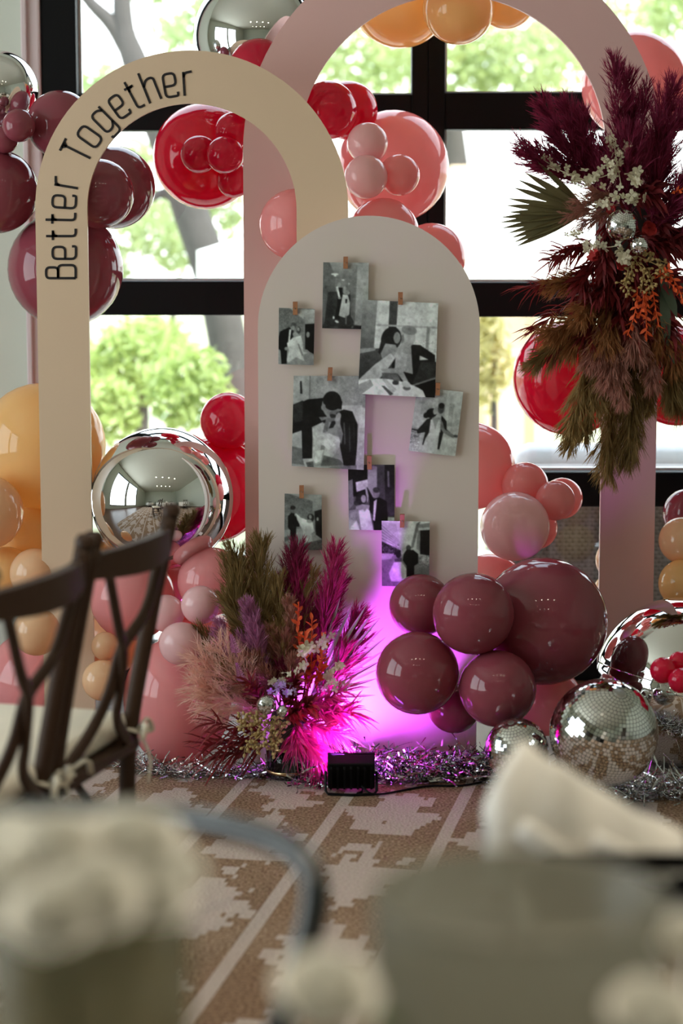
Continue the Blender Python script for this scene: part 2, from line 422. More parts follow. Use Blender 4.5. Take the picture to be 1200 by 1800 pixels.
# lettering: strokes in a 25 x 55 px letter box
def rpoly(pts, r=7, closed=False, seg=5):
    """round the corners of a polyline"""
    P = [np.array(p, float) for p in pts]; n = len(P); o = []
    for i in range(n):
        if not closed and i in (0, n - 1): o.append(P[i]); continue
        a, b_, c_ = P[i - 1], P[i], P[(i + 1) % n]
        d1, d2 = a - b_, c_ - b_
        r1 = min(r, np.linalg.norm(d1) / 2, np.linalg.norm(d2) / 2)
        p, q = b_ + nrm(d1) * r1, b_ + nrm(d2) * r1
        for t in np.linspace(0, 1, seg): o.append((1 - t) ** 2 * p + 2 * t * (1 - t) * b_ + t * t * q)
    if closed: o.append(o[0])
    return np.array(o)
XH, CAP, LW = 42, 54, 25
GL = {
 'B': [rpoly([(2, 2), (2, CAP), (21, CAP), (21, 33), (2, 33)], 7), rpoly([(2, 33), (25, 33), (25, 2), (2, 2)], 8)],
 'e': [rpoly([(2, 20), (23, 20), (23, XH), (2, XH), (2, 1), (24, 1), (24, 8)], 8)],
 't': [rpoly([(0, CAP - 1), (0, 1), (13, 1)], 7), rpoly([(-7, XH - 1), (10, XH - 1)], 1), rpoly([(0, XH - 9), (1, XH - 3), (8, XH - 1)], 3)],
 'r': [rpoly([(0, 0), (0, XH)], 1), rpoly([(0, XH - 10), (2, XH - 2), (15, XH)], 6)],
 'T': [rpoly([(0, 0), (0, CAP)], 1), rpoly([(-12, CAP), (12, CAP)], 1), rpoly([(0, CAP - 7), (5, CAP)], 1), rpoly([(0, CAP - 7), (-5, CAP)], 1)],
 'o': [rpoly([(1, 0), (23, 0), (23, XH), (1, XH)], 9, True)],
 'g': [rpoly([(23, 10), (16, 0), (1, 0), (1, XH - 1), (16, XH - 1), (23, XH - 8)], 8), rpoly([(23, XH + 2), (23, -13), (3, -13), (3, -9)], 8)],
 'h': [rpoly([(1, 0), (1, CAP + 3)], 1), rpoly([(1, 30), (8, XH), (22, XH), (22, 0)], 9)],
}
M_ink = mat('black_vinyl', (0.016, 0.012, 0.014), 0.4)
def stroke(P, wd):
    P = np.asarray(P, float); keep = [0] + [i for i in range(1, len(P)) if np.linalg.norm(P[i] - P[i - 1]) > 1e-4]
    P = P[keep]; closed = np.linalg.norm(P[0] - P[-1]) < 1e-3
    T = np.gradient(P, axis=0)
    if closed: T[0] = T[-1] = P[1] - P[-2]
    T /= np.linalg.norm(T, axis=1)[:, None]; N = np.stack([-T[:, 1], T[:, 0]], 1)
    return P - N * wd / 2, P + N * wd / 2
def letter(ch, org, ex, ey, wd=4.3):
    """org: pixel position of the letter origin on the arch; ex, ey unit pixel vectors"""
    Vs, Fs, k_ = [], [], 0
    org, ex, ey = np.array(org, float), np.array(ex, float), np.array(ey, float)
    for P in GL[ch]:
        a, b_ = stroke(P, wd)
        n_ = len(a)
        for yy in (YA - .0016, YA - .0001):
            for side in (a, b_):
                for q in side:
                    p = org + q[0] * ex + q[1] * ey
                    w_ = at(p[0], p[1], YA)
                    Vs.append((w_[0], yy, w_[2]))
        for i in range(n_ - 1):
            f = k_ + i
            Fs.append((f, f + 1, f + n_ + 1, f + n_)); Fs.append((f, f + 2 * n_, f + 2 * n_ + 1, f + 1))
            Fs.append((f + n_, f + n_ + 1, f + 3 * n_ + 1, f + 3 * n_))
        k_ += 4 * n_
    return obj('letter', Vs, Fs, M_ink, arch)
for ch, y, xb_, tilt in (('B', 491, 135, 0), ('e', 457, 134.5, 0), ('t', 415, 134, 0), ('t', 387, 133, 1), ('e', 368.5, 133.5, 3.5), ('r', 331, 137, 9.5)):
    a = math.radians(tilt); ey = (-math.cos(a), -math.sin(a)); ex = (math.sin(a), -math.cos(a))
    letter(ch, (xb_, y), ex, ey)
for ch, phi, half in (('T', 26.5, 0), ('o', 35.2, 12), ('g', 45.0, 12), ('e', 54.4, 12), ('t', 62.0, 0), ('h', 68.2, 0), ('e', 79.9, 12), ('r', 86.4, 0)):
    a = math.radians(phi); ey = np.array((-math.cos(a), -math.sin(a))); ex = np.array((math.sin(a), -math.cos(a)))
    org = np.array((337, 367)) + ey * 199 - ex * half
    letter(ch, org, ex, ey)


# ================================================================== photographs
def canvas(Wp, Hp, shapes, seed):
    ss = 3; W_, H_ = Wp * ss, Hp * ss
    X, Yg = np.meshgrid((np.arange(W_) + .5) / W_, (np.arange(H_) + .5) / H_)
    img = np.full((H_, W_), 0.5); rg = np.random.default_rng(seed)
    for s in shapes:
        kind = s[0]
        if kind == 'bg':
            _, g0, g1 = s; img[:] = g0 + (g1 - g0) * Yg; continue
        g = s[-1]
        if kind == 'p':
            pts = s[1]; m = np.zeros(img.shape, bool); n_ = len(pts)
            for i in range(n_):
                (x0, y0), (x1, y1) = pts[i], pts[(i + 1) % n_]
                if y0 == y1: continue
                c_ = (y0 <= Yg) != (y1 <= Yg)
                m ^= c_ & (X < (x1 - x0) * (Yg - y0) / (y1 - y0) + x0)
        elif kind == 'e':
            _, cx, cy, rx, ry, ang, _g = s; a = math.radians(ang)
            dx, dy = (X - cx) * Wp, (Yg - cy) * Hp
            u = dx * math.cos(a) + dy * math.sin(a); v = -dx * math.sin(a) + dy * math.cos(a)
            m = (u / (rx * Wp)) ** 2 + (v / (ry * Wp)) ** 2 < 1
        elif kind == 'n':               # texture inside a polygon box
            _, x0, y0, x1, y1, g = s; m = (X > x0) & (X < x1) & (Yg > y0) & (Yg < y1)
            nz_ = rg.normal(size=(H_ // 4 + 1, W_ // 4 + 1)).repeat(4, 0).repeat(4, 1)[:H_, :W_]
            img = np.where(m, img + nz_ * g, img); continue
        if isinstance(g, tuple): gg = g[0] + (g[1] - g[0]) * ((Yg - Yg[m].min()) / max(1e-6, Yg[m].max() - Yg[m].min()) if m.any() else 0)
        else: gg = g
        img = np.where(m, gg, img)
    img = img.reshape(Hp, ss, Wp, ss).mean((1, 3))
    for _ in range(2):
        k_ = np.pad(img, 1, mode='edge'); img = (k_[1:-1, 1:-1] * 2 + k_[:-2, 1:-1] + k_[2:, 1:-1] + k_[1:-1, :-2] + k_[1:-1, 2:]) / 6
    def soft(cell):                       # tonal mottling of a real print, smooth at the given cell size
        gx, gy = Wp // cell + 2, Hp // cell + 2; g_ = rg.normal(size=(gy, gx))
        xs_, ys_ = np.arange(Wp) / cell, np.arange(Hp) / cell; xi, yi = xs_.astype(int), ys_.astype(int)
        fx, fy = (xs_ - xi)[None, :], (ys_ - yi)[:, None]; fx, fy = fx * fx * (3 - 2 * fx), fy * fy * (3 - 2 * fy)
        A_ = g_[yi][:, xi]; B_ = g_[yi][:, xi + 1]; C_ = g_[yi + 1][:, xi]; D_ = g_[yi + 1][:, xi + 1]
        return A_ * (1 - fx) * (1 - fy) + B_ * fx * (1 - fy) + C_ * (1 - fx) * fy + D_ * fx * fy
    img = img + .45 * (.035 + .07 * img) * (soft(14) + .8 * soft(6) + .5 * soft(3))
    return np.clip(img + rg.normal(0, .012, img.shape), .02, .98)
def print_mat():
    m, n, b = nodes_of('photo_print')
    a = n.nodes.new('ShaderNodeVertexColor'); a.layer_name = 'print'
    n.links.new(a.outputs[0], b.inputs['Base Color']); b.inputs['Roughness'].default_value = 0.35; b.inputs['Specular IOR Level'].default_value = .4
    return m
M_print = print_mat(); M_paper = mat('photo_paper', (0.75, 0.75, 0.73), 0.5)
def photograph(TL, TR, BR, BL, Y, shapes, label, seed):
    c = [np.array(at(*p, Y)) for p in (TL, TR, BR, BL)]
    wp = int(max(np.hypot(TR[0] - TL[0], TR[1] - TL[1]), 8) * 1.15); hp = int(np.hypot(BL[0] - TL[0], BL[1] - TL[1]) * 1.15)
    img = canvas(wp, hp, shapes, seed)
    u = np.linspace(0, 1, wp)[None, :, None]; v = np.linspace(0, 1, hp)[:, None, None]
    P = (c[0] * (1 - u) * (1 - v) + c[1] * u * (1 - v) + c[2] * u * v + c[3] * (1 - u) * v)
    P[..., 1] = Y - 0.004 * np.sin(u[..., 0] * PI) * v[..., 0]          # the free lower edge curls a little
    idx = np.arange(wp * hp).reshape(hp, wp)
    Fq = np.stack([idx[:-1, :-1], idx[1:, :-1], idx[1:, 1:], idx[:-1, 1:]], -1).reshape(-1, 4)
    ctr = sum(c) / 4; ctr[1] = Y
    root = thing('photograph', label, 'photograph', ctr, 'pegged wedding photographs')
    o = obj('print', P.reshape(-1, 3), Fq, M_print, root, True)
    lin = img.reshape(-1) ** 2.2
    colr = np.stack([lin * 1.10, lin * 1.22, lin * 1.17, np.ones_like(lin)], 1).astype(np.float32)
    ca_ = o.data.color_attributes.new('print', 'FLOAT_COLOR', 'POINT'); ca_.data.foreach_set('color', colr.ravel())
    B = P + np.array([0, .0012, 0]); edge = np.concatenate([idx[0, :], idx[1:, -1], idx[-1, -2::-1], idx[-2:0:-1, 0]])
    ne = len(edge); Vb = np.vstack([P.reshape(-1, 3)[edge] + np.array([0, .0002, 0]), B.reshape(-1, 3)[edge]])
    Fb = [(i, (i + 1) % ne, ne + (i + 1) % ne, ne + i) for i in range(ne)] + [tuple(range(ne, 2 * ne))]
    obj('paper', Vb, Fb, M_paper, root)
    return root
PA = [('bg', .52, .40), ('p', [(.12, 0), (.78, 0), (.6, .24), (.24, .24)], (.68, .45)), ('p', [(0, 0), (.14, 0), (.27, .2), (.27, .45), (.1, .9), (0, 1)], (.45, .36)),
  ('p', [(.12, .45), (.7, .42), (.72, .85), (.62, 1), (.05, .95)], (.24, .14)), ('p', [(.6, .35), (.75, .25), (.73, .93), (.62, .8)], (.5, .42)), ('p', [(.75, .02), (1, 0), (1, .95), (.71, .93)], (.70, .62)),
  ('p', [(.1, .83), (.62, .80), (.7, .95), (0, .985)], .2), ('p', [(.7, .94), (1, .95), (1, 1), (.66, 1)], .13), ('p', [(0, .975), (1, .99), (1, 1), (0, 1)], .2),
  ('e', .26, .18, .08, .022, 0, .9), ('e', .27, .195, .03, .03, 0, .9), ('e', .44, .265, .035, .014, 0, .85), ('e', .57, .32, .014, .025, 0, .8),
  ('p', [(.31, .38), (.43, .38), (.43, .56), (.38, .86), (.28, .85), (.33, .62)], .06), ('e', .36, .335, .04, .05, 0, .62), ('p', [(.29, .37), (.335, .36), (.39, .52), (.35, .54)], .9), ('e', .37, .535, .035, .025, 0, .6),
  ('e', .25, .83, .02, .035, 0, .9), ('e', .32, .89, .045, .025, 25, .85), ('e', .485, .39, .028, .045, 0, .62), ('e', .52, .45, .08, .05, 10, .6), ('p', [(.44, .48), (.55, .49), (.6, .6), (.59, .78), (.49, .83), (.36, .8), (.41, .6)], (.86, .74)),
  ('p', [(.5, .55), (.54, .55), (.53, .61), (.5, .61)], .1), ('p', [(.5, .8), (.54, .8), (.53, .93), (.51, .93)], .5)]
PB = [('bg', .5, .55), ('p', [(0, 0), (.7, .05), (.7, .6), (0, .6)], (.42, .52)), ('n', 0, .03, .68, .55, .05), ('p', [(.3, .0), (1, .02), (1, .1), (.7, .2)], .72), ('p', [(.7, .12), (1, .08), (1, .28), (.7, .3)], .66), ('p', [(.72, .28), (1, .26), (1, .8), (.75, .72)], .08),
  ('p', [(.69, .15), (.73, .15), (.75, .75), (.7, .72)], .55), ('p', [(0, .75), (.8, .72), (1, .82), (1, 1), (0, 1)], (.62, .55)), ('e', .82, .46, .05, .08, 0, .6),
  ('p', [(.05, .42), (.3, .34), (.42, .4), (.4, .6), (.25, .64), (.24, .98), (.1, .99), (.06, .75), (0, .72), (0, .55)], .05), ('e', .42, .31, .075, .09, -20, .3), ('e', .4, .35, .055, .06, 0, .55),
  ('p', [(.3, .38), (.36, .37), (.32, .6), (.27, .62)], .88), ('e', .56, .39, .06, .1, 0, .25), ('e', .55, .37, .035, .05, 0, .62), ('e', .48, .47, .09, .07, 20, .62),
  ('p', [(.4, .52), (.62, .48), (.68, .6), (.7, .76), (.82, .78), (.68, .82), (.74, .93), (.5, .86), (.28, .97), (.24, .93), (.3, .75), (.24, .62)], (.88, .78)), ('p', [(.53, .62), (.58, .63), (.7, .82), (.66, .84)], .5), ('e', .22, .72, .05, .05, 0, .6)]
PC = [('bg', .85, .8), ('p', [(0, 0), (.2, 0), (.18, .5), (0, .55)], (.62, .35)), ('p', [(.36, .0), (.47, .0), (.46, .34), (.36, .34)], (.3, .22)), ('p', [(.2, .25), (1, .25), (1, .27), (.2, .27)], .68), ('p', [(.86, .26), (.9, .26), (.89, .5), (.85, .5)], .55), ('n', .48, .4, 1, .55, .08),
  ('p', [(0, .53), (.3, .5), (.5, .62), (.5, .8), (0, .95)], (.32, .12)), ('p', [(0, .52), (.2, .5), (.2, .53), (0, .57)], .6),
  ('p', [(.62, .45), (.78, .45), (.98, .55), (1, 1), (.8, 1), (.45, .82), (.42, .65)], (.1, .06)), ('p', [(.78, .56), (.9, .6), (.78, .61)], .8), ('p', [(.8, .63), (1, .62), (1, .82), (.7, .86)], .17), ('p', [(.7, .87), (1, .78), (1, .8), (.72, .885)], .45),
  ('p', [(.47, .5), (.66, .44), (.7, .76), (.46, .72)], .62), ('p', [(.48, .52), (.62, .55), (.6, .72), (.46, .72)], .7), ('e', .61, .37, .105, .135, 0, .70), ('e', .63, .30, .10, .06, 10, .55), ('p', [(.52, .36), (.56, .34), (.57, .44), (.54, .46)], .5),
  ('e', .4, .4, .13, .16, 15, .14), ('p', [(.28, .38), (.36, .32), (.4, .5), (.3, .6), (.24, .55)], .13), ('p', [(.33, .45), (.46, .46), (.5, .52), (.45, .62), (.3, .62), (.27, .56)], (.66, .5)), ('p', [(.44, .58), (.56, .42), (.6, .44), (.5, .62)], .68), ('e', .475, .385, .045, .075, 0, .62),
  ('p', [(.4, .55), (.46, .6), (.42, .66), (.28, .82), (0, .93), (0, .85), (.2, .68)], (.8, .7)), ('p', [(.28, .72), (.55, .7), (.65, .85), (.58, .84), (.5, .76), (.32, .76)], .62), ('p', [(.3, .76), (.5, .76), (.55, .84), (.3, .82)], .36),
  ('e', .38, 1.02, .56, .24, 4, .9), ('p', [(0, .9), (.15, .84), (.2, .9), (.05, 1), (0, 1)], .6), ('p', [(.3, .82), (.36, .83), (.5, .93), (.44, .98)], .72), ('p', [(.3, .9), (.34, .9), (.46, .98), (.42, 1)], .3), ('p', [(.44, .79), (.53, .8), (.52, .88), (.46, .88)], .4), ('e', .48, .86, .04, .03, 0, .25), ('e', .63, .91, .05, .03, 0, .4), ('e', .62, .87, .06, .04, 20, .78), ('p', [(.88, 1), (.8, .86), (1, .8), (1, 1)], .05)]
PD = [('bg', .62, .66), ('n', .25, 0, 1, .3, .04), ('p', [(0, 0), (.23, 0), (.23, .4), (0, .4)], .66), ('p', [(.22, 0), (.24, 0), (.24, .28), (.22, .28)], .5), ('p', [(.09, .06), (.115, .06), (.13, .2), (.1, .2)], .12), ('e', .36, .05, .05, .05, 0, .55), ('e', .76, .08, .06, .07, 0, .57), ('e', .65, .13, .06, .06, 0, .66),
  ('p', [(.65, .32), (.95, .31), (1, .5), (1, .9), (.9, 1), (.8, .6)], (.8, .7)), ('p', [(.9, .33), (1, .34), (1, .55), (.92, .55)], .85), ('p', [(0, .6), (.3, .55), (.65, .55), (.85, .98), (0, 1)], (.72, .6)), ('p', [(0, .78), (.15, .8), (.2, .98), (0, .97)], .42),
  ('p', [(0, .34), (.2, .26), (.42, .24), (.5, .3), (.46, .5), (.28, .58), (.28, .9), (.15, .92), (.13, .6), (0, .64)], .07), ('p', [(0, .32), (.14, .27), (.14, .5), (.02, .52)], .18), ('p', [(.15, .91), (.29, .9), (.29, 1), (.19, 1)], .75), ('p', [(.2, .95), (.3, .93), (.31, 1), (.22, 1)], .35),
  ('e', .54, .34, .13, .17, -25, .55), ('e', .54, .27, .125, .13, -30, .08), ('p', [(.44, .26), (.52, .33), (.6, .35), (.67, .36), (.68, .28), (.6, .2), (.5, .2)], .08), ('e', .42, .34, .03, .045, 10, .5), ('e', .58, .42, .075, .06, 0, .42), ('e', .57, .44, .06, .03, 20, .15),
  ('p', [(.36, .45), (.5, .44), (.5, .46), (.4, .49)], .5), ('p', [(.27, .56), (.42, .5), (.5, .6), (.36, .66), (.28, .66)], .78), ('p', [(.46, .46), (.6, .45), (.5, .6), (.42, .62)], .45), ('p', [(.5, .5), (.66, .5), (.72, .72), (.48, .68)], .62), ('p', [(.54, .49), (.62, .48), (.56, .56), (.5, .57)], .15), ('p', [(.3, .66), (.5, .62), (.72, .68), (.56, .88), (.34, .97), (.29, .9)], (.84, .74)), ('p', [(.4, .75), (.46, .76), (.42, .9), (.38, .92)], .55), ('p', [(.44, .86), (.66, .9), (.74, .96), (.4, .98)], .4),
  ('p', [(.6, .4), (.7, .36), (.82, .38), (.9, .52), (.9, .7), (.88, .97), (.72, .96), (.66, .75), (.68, .58), (.62, .52)], .1), ('p', [(.58, .46), (.66, .4), (.66, .52), (.7, .62), (.68, .74), (.62, .6)], (.68, .45)), ('p', [(.70, .50), (.72, .50), (.74, .72), (.72, .74)], .3), ('p', [(.78, .52), (.79, .52), (.81, .8), (.79, .82)], .26), ('p', [(.84, .5), (.85, .5), (.86, .7), (.85, .74)], .2), ('e', .63, .44, .035, .06, 15, .66), ('p', [(.36, .7), (.5, .68), (.6, .74), (.5, .8)], .93), ('p', [(.32, .82), (.44, .8), (.4, .93), (.33, .95)], .9), ('p', [(.55, .98), (.9, .95), (.9, 1), (.5, 1)], .45)]
PE = [('bg', .74, .7), ('p', [(.15, .12), (.38, .12), (.38, .42), (.15, .42)], .64), ('p', [(.5, .05), (.66, .05), (.66, .4), (.5, .4)], .62), ('p', [(.74, .2), (.84, .2), (.84, .55), (.74, .55)], .6), ('p', [(0, .62), (.2, .64), (.18, .9), (0, .95)], .6), ('n', 0, .66, .2, .9, .18), ('p', [(0, .65), (.2, .66), (.2, .68), (0, .67)], .15), ('p', [(0, .88), (.25, .9), (.25, 1), (0, 1)], .72), ('n', .02, .9, .25, 1, .12), ('p', [(.6, .75), (1, .72), (1, 1), (.55, 1)], .74),
  ('p', [(.3, .48), (.42, .44), (.45, .66), (.36, .88), (.27, .88), (.3, .68), (.14, .72), (.12, .67)], .12), ('p', [(.6, .4), (.72, .48), (.74, .6), (.9, .68), (.9, .72), (.68, .66), (.64, .92), (.58, .92)], .1), ('e', .57, .3, .07, .1, 0, .3), ('e', .57, .25, .065, .06, 0, .1), ('e', .38, .38, .12, .1, -30, .1), ('e', .28, .42, .07, .06, -40, .12), ('e', .46, .34, .05, .08, 10, .62), ('p', [(.4, .45), (.56, .43), (.62, .55), (.62, .66), (.4, .66)], .58), ('p', [(.6, .46), (.64, .5), (.7, .6), (.92, .68), (.92, .72), (.68, .66), (.6, .58)], .5), ('e', .95, .69, .05, .03, 0, .3), ('p', [(.38, .48), (.42, .47), (.5, .62), (.55, .46), (.6, .5), (.6, .99), (.27, .98), (.32, .78), (.38, .68)], (.82, .76))]
PF = [('bg', .3, .3), ('p', [(0, 0), (.42, 0), (.42, .45), (0, .5)], .06), ('p', [(0, .25), (.1, .22), (.12, .6), (0, .7)], .45), ('p', [(.16, .27), (.44, .22), (.42, .36), (.18, .42)], .85), ('p', [(.42, 0), (.62, .03), (.62, .5), (.42, .5)], .62), ('p', [(.62, .03), (.8, 0), (.8, .85), (.62, .8)], .26), ('p', [(.78, 0), (1, 0), (1, .8), (.8, .78)], (.1, .22)), ('p', [(.84, .1), (.88, .1), (.89, .34), (.85, .34)], .45), ('p', [(.8, .5), (1, .5), (1, .72), (.8, .75)], .2), ('p', [(0, .7), (.2, .68), (.2, 1), (0, 1)], (.5, .75)), ('p', [(.85, .8), (1, .8), (1, 1), (.85, 1)], .7),
  ('p', [(.36, .32), (.41, .34), (.55, .52), (.68, .5), (.83, .56), (.85, .82), (.78, 1), (.56, 1), (.52, .75), (.44, .72), (.46, .55)], .06), ('p', [(.55, .56), (.62, .52), (.57, .86), (.53, .84)], .85), ('e', .6, .43, .075, .11, 0, .5), ('e', .61, .385, .08, .06, 5, .2), ('e', .38, .31, .05, .05, 0, .75), ('p', [(.36, .34), (.4, .34), (.44, .48), (.42, .58), (.4, .56)], .66), ('e', .28, .52, .12, .15, 10, .13), ('e', .18, .58, .07, .05, -30, .16), ('e', .33, .52, .055, .085, 0, .62), ('p', [(.16, .64), (.3, .6), (.46, .62), (.44, .72), (.2, .74)], .62), ('p', [(.16, .66), (.22, .68), (.24, .9), (.3, 1), (.22, 1), (.15, .8)], .55), ('p', [(.22, .7), (.32, .68), (.35, .72), (.4, .67), (.46, .7), (.5, .85), (.54, 1), (.27, 1), (.24, .85)], (.9, .84)), ('p', [(.05, .95), (.18, .85), (.24, 1), (.04, 1)], .88)]
PG = [('bg', .45, .5), ('p', [(0, 0), (.75, .1), (.75, .55), (0, .55)], (.4, .46)), ('n', 0, .03, .74, .5, .05), ('p', [(.1, 0), (1, 0), (1, .05), (.74, .12)], .62), ('p', [(.75, .1), (1, .04), (1, .28), (.75, .3)], .58), ('p', [(.8, .3), (1, .26), (1, .82), (.84, .78)], .08), ('p', [(0, .65), (.6, .6), (1, .8), (1, 1), (0, 1)], .62), ('p', [(.4, .9), (1, .8), (1, 1), (.4, 1)], .35), ('n', .4, .85, 1, 1, .05), ('e', .88, .44, .03, .05, 0, .55),
  ('p', [(.1, .4), (.2, .33), (.3, .36), (.4, .46), (.4, .58), (.32, .58), (.3, .92), (.18, .95), (.16, .65), (.1, .6)], .05), ('e', .24, .29, .07, .09, 0, .45), ('e', .23, .25, .07, .055, 0, .12), ('p', [(.27, .36), (.3, .36), (.3, .42)], .85), ('p', [(.3, .34), (.44, .42), (.6, .46), (.75, .5), (.8, .66), (.72, .7), (.74, .84), (.52, .86), (.5, .66), (.42, .56), (.34, .46)], (.86, .78)), ('e', .7, .42, .09, .11, 0, .13), ('e', .69, .4, .04, .06, 0, .55), ('e', .66, .48, .07, .05, 0, .6), ('p', [(0, .78), (.16, .74), (.16, .82), (0, .86)], .4)]
PH = [('bg', .86, .5), ('p', [(0, 0), (.3, .05), (.42, .45), (0, .34)], .72)] + [('p', [(0, .06 + .05 * i), (.36, .3 + .025 * i), (.36, .305 + .025 * i), (0, .075 + .05 * i)], .45) for i in range(6)] + [('p', [(0, .32), (.25, .4), (.4, .45), (.4, .5), (0, .55)], .2), ('n', 0, .35, .4, .56, .14), ('p', [(.72, .04), (.8, .0), (.66, .4), (.6, .42)], .42), ('p', [(.76, .05), (1, .02), (1, .56), (.72, .42)], .5), ('p', [(.8, .14), (1, .13), (1, .52), (.8, .5)], .1), ('p', [(.76, .1), (1, .09), (1, .13), (.76, .14)], .75),
  ('p', [(0, .55), (.5, .5), (1, .56), (1, 1), (0, 1)], (.5, .38)), ('p', [(0, .5), (.26, .5), (.2, .58), (0, .6)], .68), ('p', [(.8, .53), (1, .55), (1, .66), (.8, .6)], .6), ('n', .78, .53, 1, .68, .14), ('e', .35, .51, .055, .075, 0, .12), ('p', [(.27, .58), (.42, .56), (.42, .64), (.28, .64)], .25), ('p', [(.26, .63), (.42, .62), (.53, .74), (.54, .9), (.4, .93), (.2, .92), (.15, .8)], (.8, .72)), ('p', [(.3, .92), (.42, .92), (.4, 1), (.32, 1)], .42), ('e', .56, .41, .05, .065, 0, .25), ('p', [(.46, .5), (.52, .44), (.66, .44), (.76, .5), (.76, .64), (.68, .68), (.68, .9), (.52, .92), (.52, .68), (.44, .6)], .05)]
PHOTOS = [
 ('A', (568, 461), (648, 462), (646, 579), (566, 577), .016, PA, 'small photograph of a couple walking down a dim corridor, pegged highest on the board'),
 ('B', (490, 541), (553, 543), (551, 642), (489, 640), .016, PB, 'small photograph of a man dipping a woman beside a dark door'),
 ('C', (637, 527), (770, 533), (764, 699), (629, 692), .026, PC, 'large photograph of a couple kissing behind a round table of glasses'),
 ('D', (516, 660.5), (643, 661), (639, 826), (512.5, 819), .020, PD, 'large photograph of a suited man bending to kiss a long-haired woman'),
 ('E', (733, 680), (814, 689), (800, 802), (718, 792), .016, PE, 'tilted photograph of a couple with arms spread, below and right of the large table photograph'),
 ('F', (611.5, 817), (693, 817), (693, 932), (613, 931), .012, PF, 'photograph of a man raising a hand beside a woman in a strapless white gown'),
 ('G', (500, 867.5), (565, 870), (566, 967), (499.5, 966), .016, PG, 'small photograph of a man holding a woman who leans back, above the pampas plumes'),
 ('H', (670.5, 915.5), (755, 917), (754, 1031), (671, 1030), .020, PH, 'photograph of a couple seen from behind in a street, lowest of the pegged photographs'),
]
for i, (nm, a, b_, c_, d_, dy, shp, lab) in enumerate(PHOTOS):
    photograph(a, b_, c_, d_, BY - dy, shp, lab, 40 + i)
M_peg = mat('peg_wood', (0.42, 0.19, 0.085), 0.6, scale=60, var=0.25); M_steel = mat('peg_spring', (0.5, 0.48, 0.45), 0.35, metal=1)
def clothespin(x, y0, y1, dy, tilt, label):
    p0, p1 = at(x, y1, BY), at(x, y0, BY); L_ = p1[2] - p0[2]; Y = BY - dy
    root = thing('clothespin', label, 'clothespin', (p0[0], BY, p0[2]), 'wooden pegs holding the photographs')
    def slat(ya, yb, yc, yd):
        V = np.array([(x_, y_, z_) for z_, (q0, q1) in ((0, (ya, yb)), (L_ * .55, (ya, yb)), (L_, (yc, yd))) for y_ in (q0, q1) for x_ in (-.0062, .0062)], float)
        V[:, 0] += V[:, 2] * math.tan(math.radians(tilt)); V += np.array([p0[0], 0, p0[2]])
        Fs = [(0, 1, 3, 2)]
        for k_ in (0, 4): Fs += [(k_, k_ + 1, k_ + 5, k_ + 4), (k_ + 2, k_ + 6, k_ + 7, k_ + 3), (k_, k_ + 4, k_ + 6, k_ + 2), (k_ + 1, k_ + 3, k_ + 7, k_ + 5)]
        Fs.append((8, 9, 11, 10)); return V, Fs
    obj('front_slat', *slat(Y - .009, Y - .0015, Y - .013, Y - .007), M_peg, root)
    obj('back_slat', *slat(Y + .0012, Y + .0085, Y + .001, Y + .0075), M_peg, root)
    a = np.linspace(0, 2 * PI, 14); zc = p0[2] + L_ * .5
    xc_ = p0[0] + L_ * .5 * math.tan(math.radians(tilt))
    obj('spring', *tube(np.stack([xc_ + (a / (2 * PI) - .5) * .013, Y - .002 + .009 * np.cos(a), zc + .0022 * np.sin(a)], 1), .0009, 6), M_steel, root)
for x, y0, y1, dy, tl, lab in ((607, 451, 472, .016, 1, 'wooden peg holding the corridor photograph'), (519, 530, 553, .016, 0, 'wooden peg holding the photograph of the dipped woman'),
    (703, 513, 535, .026, 0, 'wooden peg holding the photograph of the kiss at the round table'), (579, 645, 668, .020, 4, 'wooden peg holding the photograph of the man bending to kiss'),
    (768, 672, 694, .016, 2, 'wooden peg holding the tilted photograph of spread arms'), (649, 800, 824, .012, -1, 'wooden peg holding the photograph with the raised hand'),
    (530, 852, 874, .016, 0, 'wooden peg holding the photograph of the woman leaning back'), (706, 902, 925, .020, 1, 'wooden peg holding the street photograph')):
    clothespin(x, y0, y1, dy, tl, lab)

# ================================================================== balloons
def balloon_mesh(seg=36, rings=20):
    prof = []
    for i in range(rings + 1):
        t = PI * i / rings; c_ = math.cos(t)
        r = math.sin(t) * (1 + 0.05 * c_) if i < rings else 0.028
        z = c_ * 1.0 if c_ > 0 else c_ * 1.06
        prof.append((max(r, 1e-4), z))
    prof[-2] = (max(prof[-2][0], .1), prof[-2][1]); prof[-1] = (.035, -1.075)
    V, Fs = lathe(prof, seg)
    return mesh_np('balloon', V, Fs)
def knot_mesh():
    V, Fs = lathe([(.02, -1.06), (.035, -1.085), (.045, -1.1), (.03, -1.115), (.055, -1.15), (.06, -1.165), (.001, -1.14)], 12)
    return mesh_np('balloon_knot', V, Fs)
BAL, KNT = balloon_mesh(), knot_mesh()
for me_ in (BAL, KNT): me_.polygons.foreach_set('use_smooth', [True] * len(me_.polygons))
def latex(name, col, trans, tcol, rough=0.07):
    m = mat(name, col, rough, trans=trans, tcol=tcol, scale=1.5, var=.05, spec=.55)
    return m
BM = {
 'mauve': latex('mauve_latex', (0.31, 0.066, 0.092), .22, (0.36, 0.02, 0.045)),
 'red': latex('crimson_latex', (0.66, 0.010, 0.055), .34, (0.95, 0.005, 0.03)),
 'pink': latex('pink_latex', (0.86, 0.365, 0.365), .36, (1.0, 0.42, 0.40)),
 'pearl': latex('pearl_pink_latex', (0.88, 0.56, 0.57), .25, (1.0, 0.55, 0.55), .14),
 'gold': latex('gold_latex', (0.90, 0.60, 0.26), .36, (1.0, 0.66, 0.28)),
 'peach': latex('peach_latex', (0.88, 0.60, 0.36), .32, (1.0, 0.62, 0.34)),
}
KM = {k: m for k, m in BM.items()}
MESH_OF = {}
